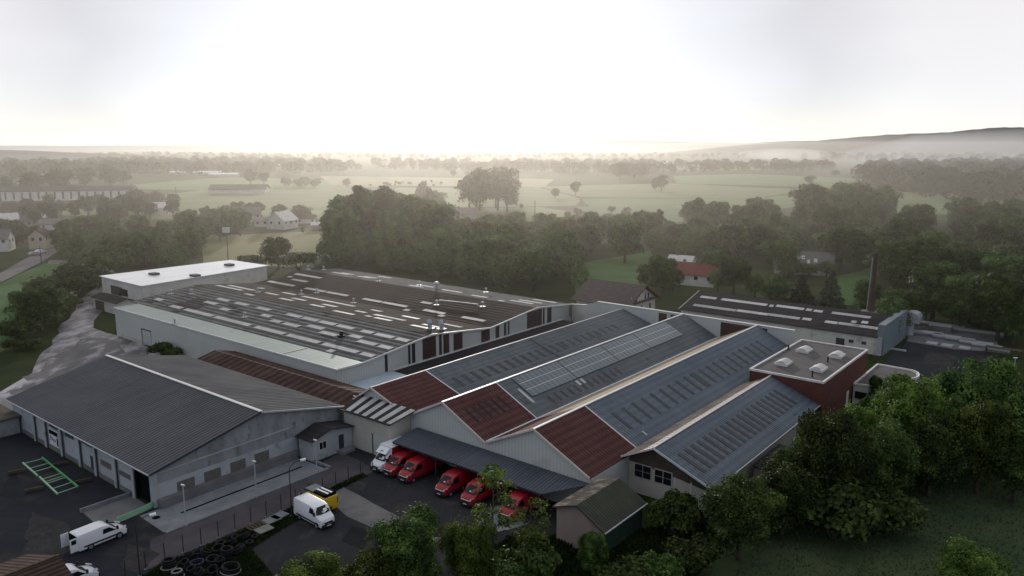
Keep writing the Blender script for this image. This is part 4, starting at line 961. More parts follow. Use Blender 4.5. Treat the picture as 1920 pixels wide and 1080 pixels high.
# trailer frame
fa, fb, fc = (-105.5, 33.5), (-105.4, 35.6), (-92.6, 32.5)
T = gthing('steel_frame', 'long green ladder-like steel frame lying in the left yard', 'steel frame', -99, 34)
fo = (-99, 34, 0)
MB(fo).beam((-105.6, 33.5, .62), (-99.9, 33.1, .62), .15, .18).beam((-99.4, 33.1, .62), (-92.7, 32.5, .62), .15, .18).build('side_rail', M['green_pale'], T)
MB(fo).beam((-105.5, 35.7, .62), (-92.9, 34.8, .62), .15, .18).build('side_rail', M['green_steel'], T)
for t in (.03, .2, .32, .56, .64, .69, .85, .99):
    a_ = Vector((-105.6, 33.5, .62)).lerp(Vector((-92.7, 32.5, .62)), t); b_ = Vector((-105.5, 35.7, .62)).lerp(Vector((-92.9, 34.8, .62)), t)
    MB(fo).beam(a_, b_, .08, .08).build('crossbar', M['green_pale'], T)
for u_, v_ in ((-104.2, 32.3), (-102.5, 36.6), (-95, 36.2), (-97, 31.6)):
    MB(fo).beam((u_-.3, v_-.9, .3), (u_+.3, v_+.9, .3), .3, .3).build('timber_support', M['wood'], T)
# far cars
def car(x, y, label, m, rot):
    T = thing('parked_car', label, 'car', W(x, y), rot, None)
    prof = [(2.1, .3), (2.1, .7), (1.2, .95), (.5, 1.45), (-1.1, 1.48), (-1.9, 1.0), (-2.1, .9), (-2.1, .3)]
    van_mesh(4.2, 1.75, prof, m, T, .08)
    MB().extr([(1.15, -.7, .98), (.52, -.66, 1.42), (.52, .66, 1.42), (1.15, .7, .98)], (.03, 0, .03)).build('windscreen', M['glass'], T)
    for s in (-1, 1):
        for xx in (1.3, -1.3): wheel(T, xx, s*.88, .31)
car(77, 475, 'white car on the road near the left edge, farther of the two', M['white_paint'], .9)
car(66, 479, 'pale car on the road near the left edge, closer to the verge', M['rim'], .9)

# ------------------------------------------------------------------ coils and slabs by the fence
def cpx(X, Y): return W(260+X/6.4, 930+Y/6.4)
coils = [(985, 600, .75, .5, 'pipe', 'black coil farthest up by the fence, opening upward'), (1055, 740, .85, 1.2, 'pipe', 'tall stack of black pipe coils in the middle of the heap'),
 (720, 715, .75, .5, 'pipe', 'dark coil lying against the fence post'), (890, 810, .95, .8, 'pipe', 'broad black coil in the centre of the heap'), (710, 850, .95, .7, 'pipe_purple', 'coil with purple inner pipe'),
 (1100, 935, 1.15, 1.0, 'pipe', 'largest black coil with a white rim at its side'), (370, 930, .85, 1.7, 'pipe', 'tall wrapped stack of coils at the left end'), (470, 1010, .75, 1.0, 'pipe_white', 'white rimmed coil at the bottom edge'),
 (820, 945, .5, .4, 'pipe', 'small coil at the front of the heap'), (1330, 590, .6, .5, 'pipe', 'small coil at the upper right of the heap'), (1225, 640, .65, .5, 'pipe', 'flattened coil between the small ring and the tall stack'), (1400, 520, .55, .6, 'pipe', 'coil next to the stone slab'), (1160, 520, .6, .4, 'pipe', 'low dark coil in the weeds under the fence')]
for X, Y, R, hh, m, lab in coils:
    R *= .78; hh *= .85
    T = thing('pipe_coil', lab, 'pipe coil', cpx(X, Y), random.uniform(0, 3), 'coils of pipe heaped by the fence')
    T.rotation_euler = (random.uniform(-.12, .12), random.uniform(-.12, .12), random.uniform(0, 3))
    mb = MB(); k = max(2, int(hh/.2))
    for i in range(k): mb.torus((random.uniform(-.04, .04), random.uniform(-.04, .04), .12+i*.2), R-.12-random.uniform(0, .06), .13, 22, 7)
    mb.build('coil', M['pipe'] if m != 'pipe_purple' else M['pipe'], T, smooth=True)
    if m != 'pipe':
        MB().torus((0, 0, .12+k*.2), R-.14, .07, 24, 6).build('rim_band', M[m], T, smooth=True)
    if 'white rim' in lab or 'wrapped' in lab:
        mb = MB(); mb.torus((.02, .02, hh*.45), R+.04, .05, 24, 6); mb.build('wrap_band', M['pipe_white'], T, smooth=True)
for i in range(13):
    X, Y = [(600, 760), (800, 730), (960, 680), (560, 860), (640, 930), (980, 820), (740, 960), (1180, 700), (1280, 520), (500, 900), (1010, 960), (900, 930), (1130, 600)][i]
    T = thing('pipe_coil', 'plain black coil jumbled among the others in the heap', 'pipe coil', cpx(X, Y), random.uniform(0, 3), 'plain black coils filling the heap')
    T.rotation_euler = (random.uniform(-.5, .5), random.uniform(-.5, .5), 0); T.location.z = .25
    mb = MB(); R_c = random.uniform(.4, .62)
    for k in range(3): mb.torus((random.uniform(-.05, .05), random.uniform(-.05, .05), k*.17), R_c-random.uniform(0, .08), .1, 20, 6)
    mb.build('coil', M['pipe'], T, smooth=True)
for X, Y, lab, m in ((1600, 325, 'mossy flat slab leaning on the grass by the fence', 'slab'), (1690, 275, 'pale flat slab nearest the curved lamp post', 'concrete'), (1505, 440, 'grey flat slab at the edge of the tarmac', 'slab')):
    T = thing('paving_slab', lab, 'slab', cpx(X, Y), -A+random.uniform(-.1, .1)); T.location.z = .34
    MB().box((-.65, -.85, 0), (.65, .85, .12)).build('slab', M[m], T, bevel=.02)
T = thing('pallet', 'dark weathered pallet between the slabs and the fence', 'pallet', cpx(1420, 380), -A)
for i in range(6): MB().box((-.6, -1.1+i*.4, .3), (.6, -.85+i*.4, .36)).build('board', M['wood'], T)
MB().box((-.6, -1.1, .05), (-.4, 1.2, .3)).box((.4, -1.1, .05), (.6, 1.2, .3)).build('runner', M['wood'], T)

# right hand yard: stacked slabs
rr = random.Random(5)
for i, (x, y, l_, w_, h_) in enumerate(((1740, 612, 14, 1.6, 1.0), (1810, 624, 14, 1.6, .9), (1765, 622, 4, 2, 1.6), (1725, 627, 3, 2, .7), (1748, 630, 4, 2, .8), (1775, 636, 5, 2, .8), (1800, 640, 5, 2, .7), (1830, 647, 6, 2, .7), (1683, 657, 3, .6, .3), (1748, 645, 2, 2, .3), (1775, 649, 2, 2, .3), (1808, 654, 2, 2, .3), (1850, 652, 5, 1.5, .6), (1870, 660, 4, 1.5, .8))):
    labs = ['long row of stacked concrete panels at the back of the right yard', 'second long row of stacked panels, nearer the trees', 'tall stack of round topped blocks between the panel rows', 'small block pile next to the blue-grey end wall', 'block pile in front of the tall stack', 'pale panel pile in the middle of the right yard', 'panel pile right of the middle of the right yard', 'long panel pile near the right end of the yard', 'loose plank lying by the end wall', 'first pale crate on the dark tarmac edge', 'second pale crate on the dark tarmac edge', 'third pale crate on the dark tarmac edge', 'dark material heap before the shrubs', 'low heap at the far right of the storage area']
    T = thing('material_stack', labs[i], 'stack', W(x, y), -A, 'building materials stored in the right yard')
    n = max(1, int(h_/.3))
    for k in range(n):
        MB().box((-l_/2+rr.uniform(-.1, .1), -w_/2+rr.uniform(-.1, .1), k*h_/n+.03), (l_/2+rr.uniform(-.1, .1), w_/2, (k+1)*h_/n)).build('panel', M['galv'] if k == n-1 else M['concrete_d'], T)
T = thing('timber_rack', 'open timber rack beside the trees at the right edge', 'rack', W(1880, 668), -A)
MB().box((-3, -.8, 1.5), (3, .8, 1.6)).build('top', M['wood'], T)
for x_ in (-2.8, 2.8):
    for y_ in (-.7, .7): MB().box((x_-.08, y_-.08, 0), (x_+.08, y_+.08, 1.5)).build('leg', M['wood'], T)

# ------------------------------------------------------------------ houses
def house(x, y, wx, dy, he, hr, rot, wall, roof, label, name='house', chimney=True, win=True, flip=False):
    T = thing(name, label, 'house', W(x, y), rot)
    a, b = wx/2, dy/2
    MB().extr([(-a, -b, -.2), (-a, b, -.2), (-a, b, he), (-a, 0, hr), (-a, -b, he)], (wx, 0, 0)).build('wall', wall, T)
    s = (hr-he)/b; e = .5
    for sg in (-1, 1):
        MB().slab([(-a-e, sg*(b+e), he-s*e+.15), (a+e, sg*(b+e), he-s*e+.15), (a+e, 0, hr+.15), (-a-e, 0, hr+.15)], .15).build('roof', roof, T)
    if chimney: MB().box((-a*.4-.35, -.35, hr-.6), (-a*.4+.35, .35, hr+.9)).build('chimney', M['tile_grey'], T)
    if win:
        for i in range(max(2, int(wx/3.2))):
            xx = -a+1.4+i*(wx-2.8)/max(1, int(wx/3.2)-1) if int(wx/3.2) > 1 else 0
            MB().box((xx-.5, -b-.03, he-1.6), (xx+.5, -b-.003, he-.5)).build('window', M['glass'], T)
        for sg in (-1, 1):
            for yy in (-b*.45, b*.45): MB().box((sg*a, yy-.45, he-1.7), (sg*(a+.03), yy+.45, he-.5)).build('window', M['glass'], T)
    return T
# chalet behind the factory
o = (-91, 158, 0)
T = gthing('chalet', 'large chalet with brown tiled roof and windowed gable behind the factory', 'house', *o[:2])
MB(o).extr([(-100, 149, -.2), (-100, 149, 4.6), (-100, 155.5, 8.0), (-100, 162, 4.6), (-100, 162, -.2)], (13.5, 0, 0)).build('wall', M['whitewall'], T)
MB(o).slab([(-101, 148, 4.3), (-85.3, 148, 4.3), (-85.3, 155.5, 8.25), (-101, 155.5, 8.25)], .15).build('roof', M['tile_chalet'], T)
MB(o).slab([(-101, 155.5, 8.25), (-85.3, 155.5, 8.25), (-85.3, 163, 4.3), (-101, 163, 4.3)], .15).build('roof', M['tile_brown'], T)
MB(o).beam((-85.25, 148, 4.2), (-85.25, 155.5, 8.15), .1, .3).beam((-85.25, 155.5, 8.15), (-85.25, 163, 4.2), .1, .3).build('verge_board', M['tile_red'], T)
MB(o).box((-86.4, 150.5, 4.5), (-85.4, 160.5, 4.7)).build('balcony', M['wood'], T)
for v_, z_ in ((151.5, 4.75), (153, 4.75), (157.2, 4.75), (158.6, 4.75), (152, 2.2), (155.5, 2.2), (159.5, 2.2)):
    Wn = MB(o).box((-86.49, v_-.45, z_), (-86.45, v_+.45, z_+1.2)).build('window', M['glass'], T)
    MB(o).box((-86.48, v_-.75, z_), (-86.43, v_-.47, z_+1.2)).box((-86.48, v_+.47, z_), (-86.43, v_+.75, z_+1.2)).build('shutter', M['trim'], Wn)
house(1300, 531, 14, 9, 3.4, 6.0, -.5, M['whitewall'], M['tile_red'], 'white house with red tiled roof beyond the chalet')
house(1278, 503, 7.5, 6, 2.6, 4.2, -.5, M['whitewall'], M['tile_pale'], 'small house with bright pale roof behind the red tiled one', win=False)
T = house(1505, 510, 17, 11, 3, 6.5, -.35, M['whitewall'], M['tile_grey'], 'grey roofed house with skylights hidden among the right hand trees')
for x_, y_, w_ in ((-1, -2.6, 2.6), (3.5, -3.6, 1.0), (1.5, -4.2, .8)):
    zz = 3+(6.5-3)*(1-abs(y_)/5.5)+.2
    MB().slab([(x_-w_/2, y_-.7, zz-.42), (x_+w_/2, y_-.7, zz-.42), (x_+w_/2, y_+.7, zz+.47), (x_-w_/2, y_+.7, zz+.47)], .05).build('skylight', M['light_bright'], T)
house(530, 428, 11, 10, 4.2, 8.2, math.pi/2-.35, M['whitewall'], M['tile_pale'], 'gabled house with a bright wet roof edge in the middle distance')
house(465, 415, 13, 9, 4, 7.5, .3, M['whitewall'], M['tile_grey'], 'grey house left of the bright edged gable')
house(500, 424, 10, 7, 3, 4.5, .1, M['whitewall'], M['tile_grey'], 'low grey annexe house between the two gabled houses')
house(575, 418, 9, 7, 2.6, 4.2, .2, M['whitewall'], M['tile_brown'], 'low brown roofed house beside the big dark trees')
house(600, 430, 7, 6, 2.4, 3.6, .2, M['pinkwall'], M['tile_pale'], 'small hut with glinting roof at the foot of the big trees', win=False)
house(292, 400, 15, 11, 3.5, 6.4, .2, M['whitewall'], M['tile_pale'], 'house with pale hipped roof above the left trees')
house(262, 470, 12, 8, 2.6, 4.6, .1, M['whitewall'], M['blue_tarp'], 'building with pale blue roof glimpsed between dark trees', win=False)
house(48, 408, 20, 12, 4, 8, .3, M['whitewall'], M['tile_brown'], 'broad brown roofed house at the left')
house(78, 465, 8, 6, 5, 7.6, math.pi/2+.2, mat('warm render', (.42, .35, .26), (.5, .42, .32), .5), M['tile_brown'], 'narrow warm coloured gabled house beside the road')
house(8, 430, 12, 9, 5, 7.5, .6, M['whitewall'], M['tile_pale'], 'house with bright pale roof at the left edge')
house(35, 425, 16, 9, 3, 6, .2, M['pinkwall'], M['tile_grey'], 'long grey roofed house between the left edge and the road')
house(-5, 470, 10, 9, 5, 8, .3, M['whitewall'], M['tile_grey'], 'half seen house at the extreme left beside the road')
house(60, 345, 22, 14, 6, 10, .2, M['whitewall'], M['tile_pale'], 'large hazy house with pale roof in the far left', win=False)
house(140, 345, 16, 10, 5, 8, .3, M['whitewall'], M['tile_pale'], 'hazy white house behind the long barn', win=False)
house(105, 430, 12, 8, 3, 5, .4, M['whitewall'], M['tile_grey'], 'low grey house where the road bends')
house(870, 410, 14, 9, 3, 6, .1, M['pinkwall'], M['tile_grey'], 'dark hazy house in the central tree group', win=False)
house(820, 412, 7, 5, 2.5, 4, .1, M['pinkwall'], M['tile_pale'], 'small shed with glinting roof in the central tree group', win=False)
house(1090, 455, 8, 7, 2.5, 4.5, .3, M['pinkwall'], M['tile_pale'], 'small pale roofed cabin among the right of centre trees', win=False)
# long barn
T = thing('long_barn', 'very long low pale walled barn with dark roof in the hazy left distance', 'barn', W(135, 374), .23)
L_ = 86
MB().extr([(-L_/2, -8, 0), (-L_/2, 8, 0), (-L_/2, 8, 7), (-L_/2, 0, 9.5), (-L_/2, -8, 7)], (L_, 0, 0)).build('wall', M['whitewall'], T)
MB().slab([(-L_/2-.5, -8.8, 6.9), (L_/2+.5, -8.8, 6.9), (L_/2+.5, 0, 9.8), (-L_/2-.5, 0, 9.8)], .3).build('roof', M['roof_dark'], T)
MB().slab([(-L_/2-.5, 8.8, 6.9), (L_/2+.5, 8.8, 6.9), (L_/2+.5, 0, 9.8), (-L_/2-.5, 0, 9.8)], .3).build('roof', M['roof_dark'], T)
for i in range(16): MB().box((-L_/2+2+i*5.3, -8.06, 1), (-L_/2+3.2+i*5.3, -8.01, 6)).build('bay_door', M['slot'], T)
T = thing('farm_barn', 'hazy farm barn with broad dark roof in the middle field', 'barn', W(450, 362), .1)
MB().extr([(-22, -9, 0), (-22, 9, 0), (-22, 9, 4), (-22, 0, 7), (-22, -9, 4)], (44, 0, 0)).build('wall', M['whitewall'], T)
for s in (-1, 1): MB().slab([(-23, s*10, 3.7), (23, s*10, 3.7), (23, 0, 7.2), (-23, 0, 7.2)], .3).build('roof', M['roof_brown'], T)
for x, y, l_, lab in ((370, 327, 70, 'long glinting greenhouse roof in the far left field'), (420, 331, 34, 'shorter glinting greenhouse roof in the far left field')):
    T = thing('greenhouse', lab, 'greenhouse', W(x, y), .05, 'greenhouses glinting in the far fields')
    MB().box((-l_/2, -9, 0), (l_/2, 9, 3)).build('wall', M['light_strip'], T)
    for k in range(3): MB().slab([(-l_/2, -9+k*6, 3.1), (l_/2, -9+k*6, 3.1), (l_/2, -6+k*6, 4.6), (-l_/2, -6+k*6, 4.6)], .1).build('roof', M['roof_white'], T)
T = thing('far_barn', 'tiny white roofed barn on the hazy plain right of centre', 'barn', W(1240, 309), 0)
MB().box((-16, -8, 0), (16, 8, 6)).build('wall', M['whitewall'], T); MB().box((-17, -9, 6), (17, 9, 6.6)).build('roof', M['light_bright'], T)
T = thing('far_mast', 'tiny dark mast in the bright mist at the foot of the hill', 'mast', W(1480, 292), 0)
MB().tube((0, 0, 0), (0, 0, 24), 1.6, 1.0).build('mast', M['darkmetal'], T); MB().box((-3, -3, 24), (3, 3, 28)).build('head', M['darkmetal'], T)

# ------------------------------------------------------------------ trees
def crown_mesh(name, seed, n, leaf, mtl, style='broad'):
    r = np.random.default_rng(seed)
    if style == 'broad':
        nl = 24; C = []; R = []
        for i in range(nl):
            for _ in range(50):
                p = r.uniform(-1, 1, 3)
                if (p**2).sum() < 1: break
            C.append((p[0]*.29, p[1]*.29, .55+p[2]*.33)); R.append(r.uniform(.09, .18))
        C.append((0, 0, .60)); R.append(.23); C.append((0, 0, .36)); R.append(.2)
    elif style == 'dense':
        C = []; R = []
        for i in range(40):
            d_ = r.normal(size=3); d_ /= np.linalg.norm(d_); q_ = r.uniform(.5, 1)
            C.append((d_[0]*.33*q_, d_[1]*.33*q_, .50+d_[2]*.36*q_)); R.append(r.uniform(.075, .14))
        C.append((0, 0, .56)); R.append(.27); C.append((0, 0, .34)); R.append(.27)
    elif style == 'tall':
        C = []; R = []
        for i in range(16):
            t = i/15; a = r.uniform(0, 6.28); rad = .16*math.sin(math.pi*(.12+.8*t))
            C.append((math.cos(a)*rad, math.sin(a)*rad, .2+.70*t)); R.append(r.uniform(.09, .14)*(1.1-.35*t))
    elif style == 'cone':
        C = []; R = []
        for i in range(26):
            t = (i/25); a = i*2.4; rad = .20*(1-t)**.9
            C.append((math.cos(a)*rad, math.sin(a)*rad, .10+.84*t)); R.append(.035+.075*(1-t))
    elif style == 'bush':
        C = []; R = []
        for i in range(13):
            a = r.uniform(0, 6.28); q_ = math.sqrt(r.uniform(0, 1))*.42
            C.append((math.cos(a)*q_, math.sin(a)*q_, .42+r.uniform(-.15, .28)*(1-q_))); R.append(r.uniform(.18, .32))
    else:  # sparse
        C = []; R = []
        for i in range(15):
            a = r.uniform(0, 6.28); t = r.uniform(.4, .97); q_ = .15*math.sin(math.pi*min(1, (t-.25)/.8))
            C.append((math.cos(a)*q_, math.sin(a)*q_, t)); R.append(r.uniform(.05, .10))
    C = np.array(C); R = np.array(R)
    pr = R**2; pr /= pr.sum()
    k = r.choice(len(R), n, p=pr)
    d = r.normal(size=(n, 3)); d /= np.linalg.norm(d, axis=1)[:, None]
    d[:, 2] = np.where(d[:, 2] < -.3, -d[:, 2], d[:, 2])
    rad = R[k]*(1-.38*r.uniform(0, 1, n)**2+.06*r.normal(size=n)+np.where(r.uniform(size=n) < .14, r.uniform(0, .38, n), 0))
    # small twig clusters: snap groups of leaves to noise
    pos = C[k]+d*rad[:, None]
    if style not in ('cone',):
        pos[:, 2] = np.maximum(pos[:, 2], .06+.05*r.uniform(size=n))
    nrm = d+r.normal(size=(n, 3))*.55; nrm /= np.linalg.norm(nrm, axis=1)[:, None]
    t = np.cross(nrm, r.normal(size=(n, 3))); t /= np.linalg.norm(t, axis=1)[:, None]
    b = np.cross(nrm, t)
    s = leaf*r.uniform(.55, 1.35, n)[:, None]
    t = t*s*.5; b = b*s*.36
    V = np.stack([pos-t, pos+b, pos+t, pos-b], axis=1).reshape(-1, 3)
    me = bpy.data.meshes.new(name)
    me.vertices.add(4*n); me.vertices.foreach_set('co', V.astype(np.float32).ravel())
    me.loops.add(4*n); me.loops.foreach_set('vertex_index', np.arange(4*n, dtype=np.int32))
    me.polygons.add(n); me.polygons.foreach_set('loop_start', np.arange(0, 4*n, 4, dtype=np.int32)); me.polygons.foreach_set('loop_total', np.full(n, 4, dtype=np.int32))
    me.update(); me.materials.append(mtl); me.validate()
    return me
def trunk_mesh(name, seed, style='broad'):
    r = random.Random(seed); mb = MB()
    if style in ('broad', 'tall', 'sparse', 'dense'):
        w = .028 if style != 'sparse' else .012
        top = .5 if style in ('broad', 'dense') else .85
        mb.tube((0, 0, -.03), (.01, 0, top*.5), w, w*.75, 8); mb.tube((.01, 0, top*.5), (0, .01, top), w*.75, w*.35, 8)
        for i in range(8 if style == 'broad' else 9):
            a = i*2.4; z0 = top*r.uniform(.4, .95); L = r.uniform(.18, .32) if style == 'broad' else r.uniform(.08, .16)
            p1 = (math.cos(a)*L*.8, math.sin(a)*L*.8, z0+L*.75)
            mb.tube((0, 0, z0), p1, w*.45, w*.12, 6)
    elif style == 'cone':
        mb.tube((0, 0, -.03), (0, 0, .95), .022, .004, 8)
    else:
        for i in range(6):
            a = i*1.05; mb.tube((0, 0, -.03), (math.cos(a)*.25, math.sin(a)*.25, .5), .02, .006, 6)
    return mb.mesh(name, M['bark'])
PROTO = {}
def protos(key, n, leaf, mtl, style, seeds):
    PROTO[key] = [(crown_mesh('crown', s, n, leaf, mtl, style), trunk_mesh('trunk', s, style)) for s in seeds]
protos('near', 20000, .026, L_NEAR, 'dense', (1, 2, 3))
protos('bright', 20000, .025, L_BRIGHT, 'dense', (4, 5))
protos('mid', 8500, .036, L_NEAR, 'dense', (6, 7, 8, 9))
protos('midtall', 5000, .04, L_NEAR, 'tall', (10, 11))
protos('far', 2600, .06, L_FAR, 'broad', (12, 13, 14, 15))
protos('fartall', 2000, .055, L_FAR, 'tall', (22, 23))
protos('cone', 5000, .035, L_CON, 'cone', (16, 17))
protos('bush', 3500, .09, L_NEAR, 'bush', (18, 19))
protos('sparse', 900, .032, L_BRIGHT, 'sparse', (20, 21))
ti = random.Random(11)
GND = {'deg': 0}
def tree(x, base, top, key, label, group=None, width=1., name=None, world=None, hgt=None):
    w = world if world is not None else W(x, base); h = hgt or zat(w, top)
    nm = name or {'cone': 'conifer_tree', 'bush': 'bush'}.get(key, 'broadleaf_tree')
    T = thing(nm, label, 'bush' if nm == 'bush' else 'tree', w, ti.uniform(0, 6.28), group)
    c, t = ti.choice(PROTO[key])
    hh = h/(.97 if key != 'bush' else .9)
    for n_, me in (('crown', c), ('trunk', t)):
        q_ = bpy.data.objects.new(n_ if n_ == 'crown' or nm != 'bush' else 'stems', me); COL.objects.link(q_); q_.parent = T
    T.scale = (hh*width, hh*width, hh)
    return T
def cluster(region, n, hmin, hmax, key, label, group, width=(1.0, 1.3), mind=5., name=None, seed=0):
    """n trees scattered over a ground polygon given by reference points"""
    r = random.Random(seed+n*7); P = px(*region)
    xs = [p.x for p in P]; ys = [p.y for p in P]; got = []
    def inside(a, b):
        c = False; j = len(P)-1
        for i in range(len(P)):
            if (P[i].y > b) != (P[j].y > b) and a < (P[j].x-P[i].x)*(b-P[i].y)/(P[j].y-P[i].y)+P[i].x: c = not c
            j = i
        return c
    tries = 0
    while len(got) < n and tries < 6000:
        tries += 1
        a = r.uniform(min(xs), max(xs)); b = r.uniform(min(ys), max(ys))
        if inside(a, b) and all((a-p)**2+(b-q_)**2 > mind**2 for p, q_ in got):
            got.append((a, b))
            k = key if isinstance(key, str) else r.choice(key)
            tree(0, 0, 0, k, label, group, r.uniform(*width), name, Vector((a, b, 0)), r.uniform(hmin, hmax))

# -- foreground, individual
tree(765, 1125, 945, 'near', 'dense green tree in front of the parking yard, largest at the bottom centre', width=1.0)
tree(705, 1160, 1018, 'bright', 'bright green tree at the bottom edge, left of the largest one', width=1.1)
tree(590, 1165, 1032, 'bright', 'bright yellow-green tree at the bottom edge below the white van', width=1.3)
tree(880, 1125, 955, 'bright', 'loose light green tree right of the largest foreground tree', width=.75)
tree(925, 1062, 880, 'sparse', 'thin sapling with sparse leaves in front of the red vans', width=1.1, name='sapling')
tree(995, 1085, 925, 'sparse', 'thin drooping sapling beside the rightmost red van', width=1.0, name='sapling')
tree(1110, 1085, 985, 'near', 'small tree growing against the pink gable of the shed', width=.75)
tree(1010, 1105, 1010, 'bush', 'leafy bush left of the shed above the pond', width=.7)
tree(1385, 1050, 882, 'near', 'dense tree covering the corner of the side hall', width=1.0)
tree(1465, 1000, 850, 'near', 'tall dark tree immediately right of the side hall corner', width=1.0)
tree(1560, 975, 752, 'near', 'tall dense tree in front of the brick block', width=.85)
tree(1640, 950, 790, 'near', 'dark tree in the riverside row before the rounded annex', width=1.0)
tree(1700, 900, 700, 'bright', 'lighter green tree top below the right yard', width=.95)
tree(1610, 900, 752, 'bright', 'fresh green tree crown just right of the brick wall', width=.8)
tree(1640, 760, 698, 'near', 'small conifer-shaped tree beside the rounded annex', width=.7)
tree(1830, 880, 660, 'near', 'broad tree beyond the right yard', width=.9)
tree(1770, 850, 700, 'bright', 'bright leafed tree in the middle of the right hand row', width=.9)
tree(1900, 860, 690, 'near', 'large tree at the right edge behind the meadow', width=.9)
tree(1830, 925, 740, 'bright', 'pale green tree by the right meadow', width=.8)
tree(1900, 940, 780, 'near', 'dark tree on the right edge of the meadow', width=.9)
tree(1740, 930, 770, 'near', 'dark shrub-like tree at the back of the meadow', width=1.0)
tree(1820, 1160, 1022, 'bright', 'bright leafy tree top at the bottom right corner', width=1.4)
tree(1560, 1010, 900, 'bush', 'low bush at the meadow edge under the dark trees', width=1.0)
tree(1260, 1010, 925, 'bush', 'bush between the shed and the side hall', width=.8)
tree(1300, 1075, 1000, 'bush', 'undergrowth bush at the stream bank', width=1.0)
tree(1180, 1120, 1050, 'bush', 'bush below the green side of the shed', width=1.2)
tree(1235, 1110, 1040, 'bush', 'yellowish bush at the stream bend', width=.9)
tree(945, 1110, 1030, 'bush', 'low bush on the bank left of the pond', width=1.0)
tree(1660, 1000, 920, 'bush', 'rounded bush at the dark meadow edge', width=1.1)
tree(305, 668, 640, 'bush', 'shrub against the pale wall of the main hall', width=1.2)
tree(325, 672, 650, 'bush', 'second smaller shrub against the main hall wall', width=1.1)
cluster([(1480, 940), (1660, 860), (1900, 790), (1920, 830), (1700, 905), (1500, 980)], 12, 6, 8.5, 'near', 'tall dense tree in the dark riverside row behind the meadow', 'trees in the riverside row on the right', (.8, 1.), 5.5, seed=3)
P_ = [(-25.5, 77), (-24.5, 84.5), (-25, 94.5), (-25, 101), (-26, 107.5), (-25.5, 114), (-22, 90), (-21, 99), (-21, 108), (-20, 117), (-24, 121)]
for i, (a_, b_) in enumerate(P_):
    tree(0, 0, 0, 'near' if i % 3 else 'bright', 'dense tree growing along the outer wall of the side hall', 'trees crowding the side hall wall', 1.0, None, G(a_, b_), ti.uniform(5.0, 6.6))
for i in range(16):
    a_, b_ = (1330, 1010) if i < 0 else (1400+i*33, 1002-i*9.5+ti.uniform(-6, 6))
    tree(a_, b_, 0, 'bush', 'low leafy bush at the foot of the riverside trees', 'bushes at the foot of the riverside trees', 1.3, None, None, ti.uniform(2.2, 3.6))
# -- left hedge along the track
tree(75, 622, 528, 'mid', 'round dark tree beside the wet track', width=1.3)
tree(35, 640, 596, 'bush', 'dark round bush nearest the camera beside the track', width=1.3)
cluster([(80, 600), (110, 560), (200, 505), (230, 510), (170, 545), (110, 610)], 12, 6, 9, ['mid', 'bush'], 'bushy tree in the hedge between the lawn and the wet track', 'hedge trees along the track', (1.1, 1.5), 4.5, 'hedge_tree', seed=4)
cluster([(20, 690), (90, 628), (150, 565), (205, 518), (198, 512), (130, 560), (60, 620), (10, 670)], 16, 1.5, 3, 'bush', 'low shrub on the verge between the hedge and the wet track', 'verge shrubs beside the track', (1.2, 1.6), 2.5, 'shrub', seed=40)
cluster([(110, 470), (160, 440), (380, 440), (370, 500), (250, 505), (140, 490)], 24, 7, 12.5, 'mid', 'dark tree in the wood left of the white roofed hall', 'trees in the wood left of the factory', (1.05, 1.35), 9, seed=5)
cluster([(330, 440), (460, 430), (462, 450), (380, 455), (330, 462)], 9, 9, 13, 'mid', 'dark tree in the group around the transformer pole', 'trees around the transformer pole', (1.1, 1.4), 8, seed=6)
tree(522, 505, 438, 'mid', 'leafy freestanding tree behind the white roof corner', width=1.15)
tree(470, 505, 478, 'bush', 'bush at the far edge of the white roof', width=1.5)
tree(560, 507, 470, 'bush', 'bush right of the freestanding tree', width=1.4)
tree(568, 438, 426, 'far', 'tiny round tree in the pale garden', width=1.)
# -- wood behind the main hall
cluster([(600, 470), (740, 440), (790, 440), (840, 480), (700, 500), (620, 500)], 15, 17, 25, ['mid', 'mid', 'midtall'], 'tall dark tree in the wood left of centre behind the main hall', 'tall trees left of centre', (.9, 1.15), 9, seed=7)
cluster([(620, 500), (780, 485), (900, 470), (1070, 500), (1060, 545), (900, 530), (720, 508)], 30, 11, 16, 'mid', 'green tree in the belt directly behind the main hall', 'tree belt behind the main hall', (1.0, 1.3), 7, seed=8)
tree(1000, 548, 450, 'mid', 'light green tree standing out in the belt behind the hall', width=1.0)
tree(930, 530, 455, 'mid', 'tall green tree in the belt behind the middle of the hall', width=.95)
cluster([(900, 455), (1100, 445), (1180, 460), (1170, 500), (1080, 490), (930, 470)], 17, 10, 15, 'mid', 'dark tree in the wood right of centre', 'trees right of centre', (1., 1.3), 9, seed=9)
cluster([(1120, 450), (1240, 430), (1500, 420), (1680, 425), (1640, 470), (1400, 480), (1250, 470)], 30, 11, 17, ['mid', 'mid', 'midtall'], 'tall dark tree in the wooded band beyond the rear hall', 'trees in the wooded band', (1., 1.25), 10, seed=10)
cluster([(1500, 415), (1660, 400), (1660, 425), (1500, 440)], 12, 18, 23, 'mid', 'tall dark tree on the rise right of centre', 'tall trees on the rise', (.9, 1.1), 10, seed=11)
cluster([(1320, 470), (1480, 470), (1470, 530), (1390, 545), (1330, 530)], 12, 9, 14, ['mid', 'bush'], 'tree between the red tiled house and the grey roofed house', 'garden trees between the houses', (1., 1.2), 7, seed=12)
cluster([(1600, 480), (1920, 470), (1980, 560), (1900, 610), (1720, 600), (1650, 560), (1560, 510)], 26, 11, 18, 'mid', 'dark tree in the wood behind the right yard', 'wood behind the right yard', (1., 1.3), 8, seed=13)
cluster([(1740, 430), (1980, 430), (1980, 480), (1700, 470)], 13, 12, 18, 'mid', 'tall tree in the wood at the upper right', 'upper right wood', (1., 1.2), 12, seed=14)
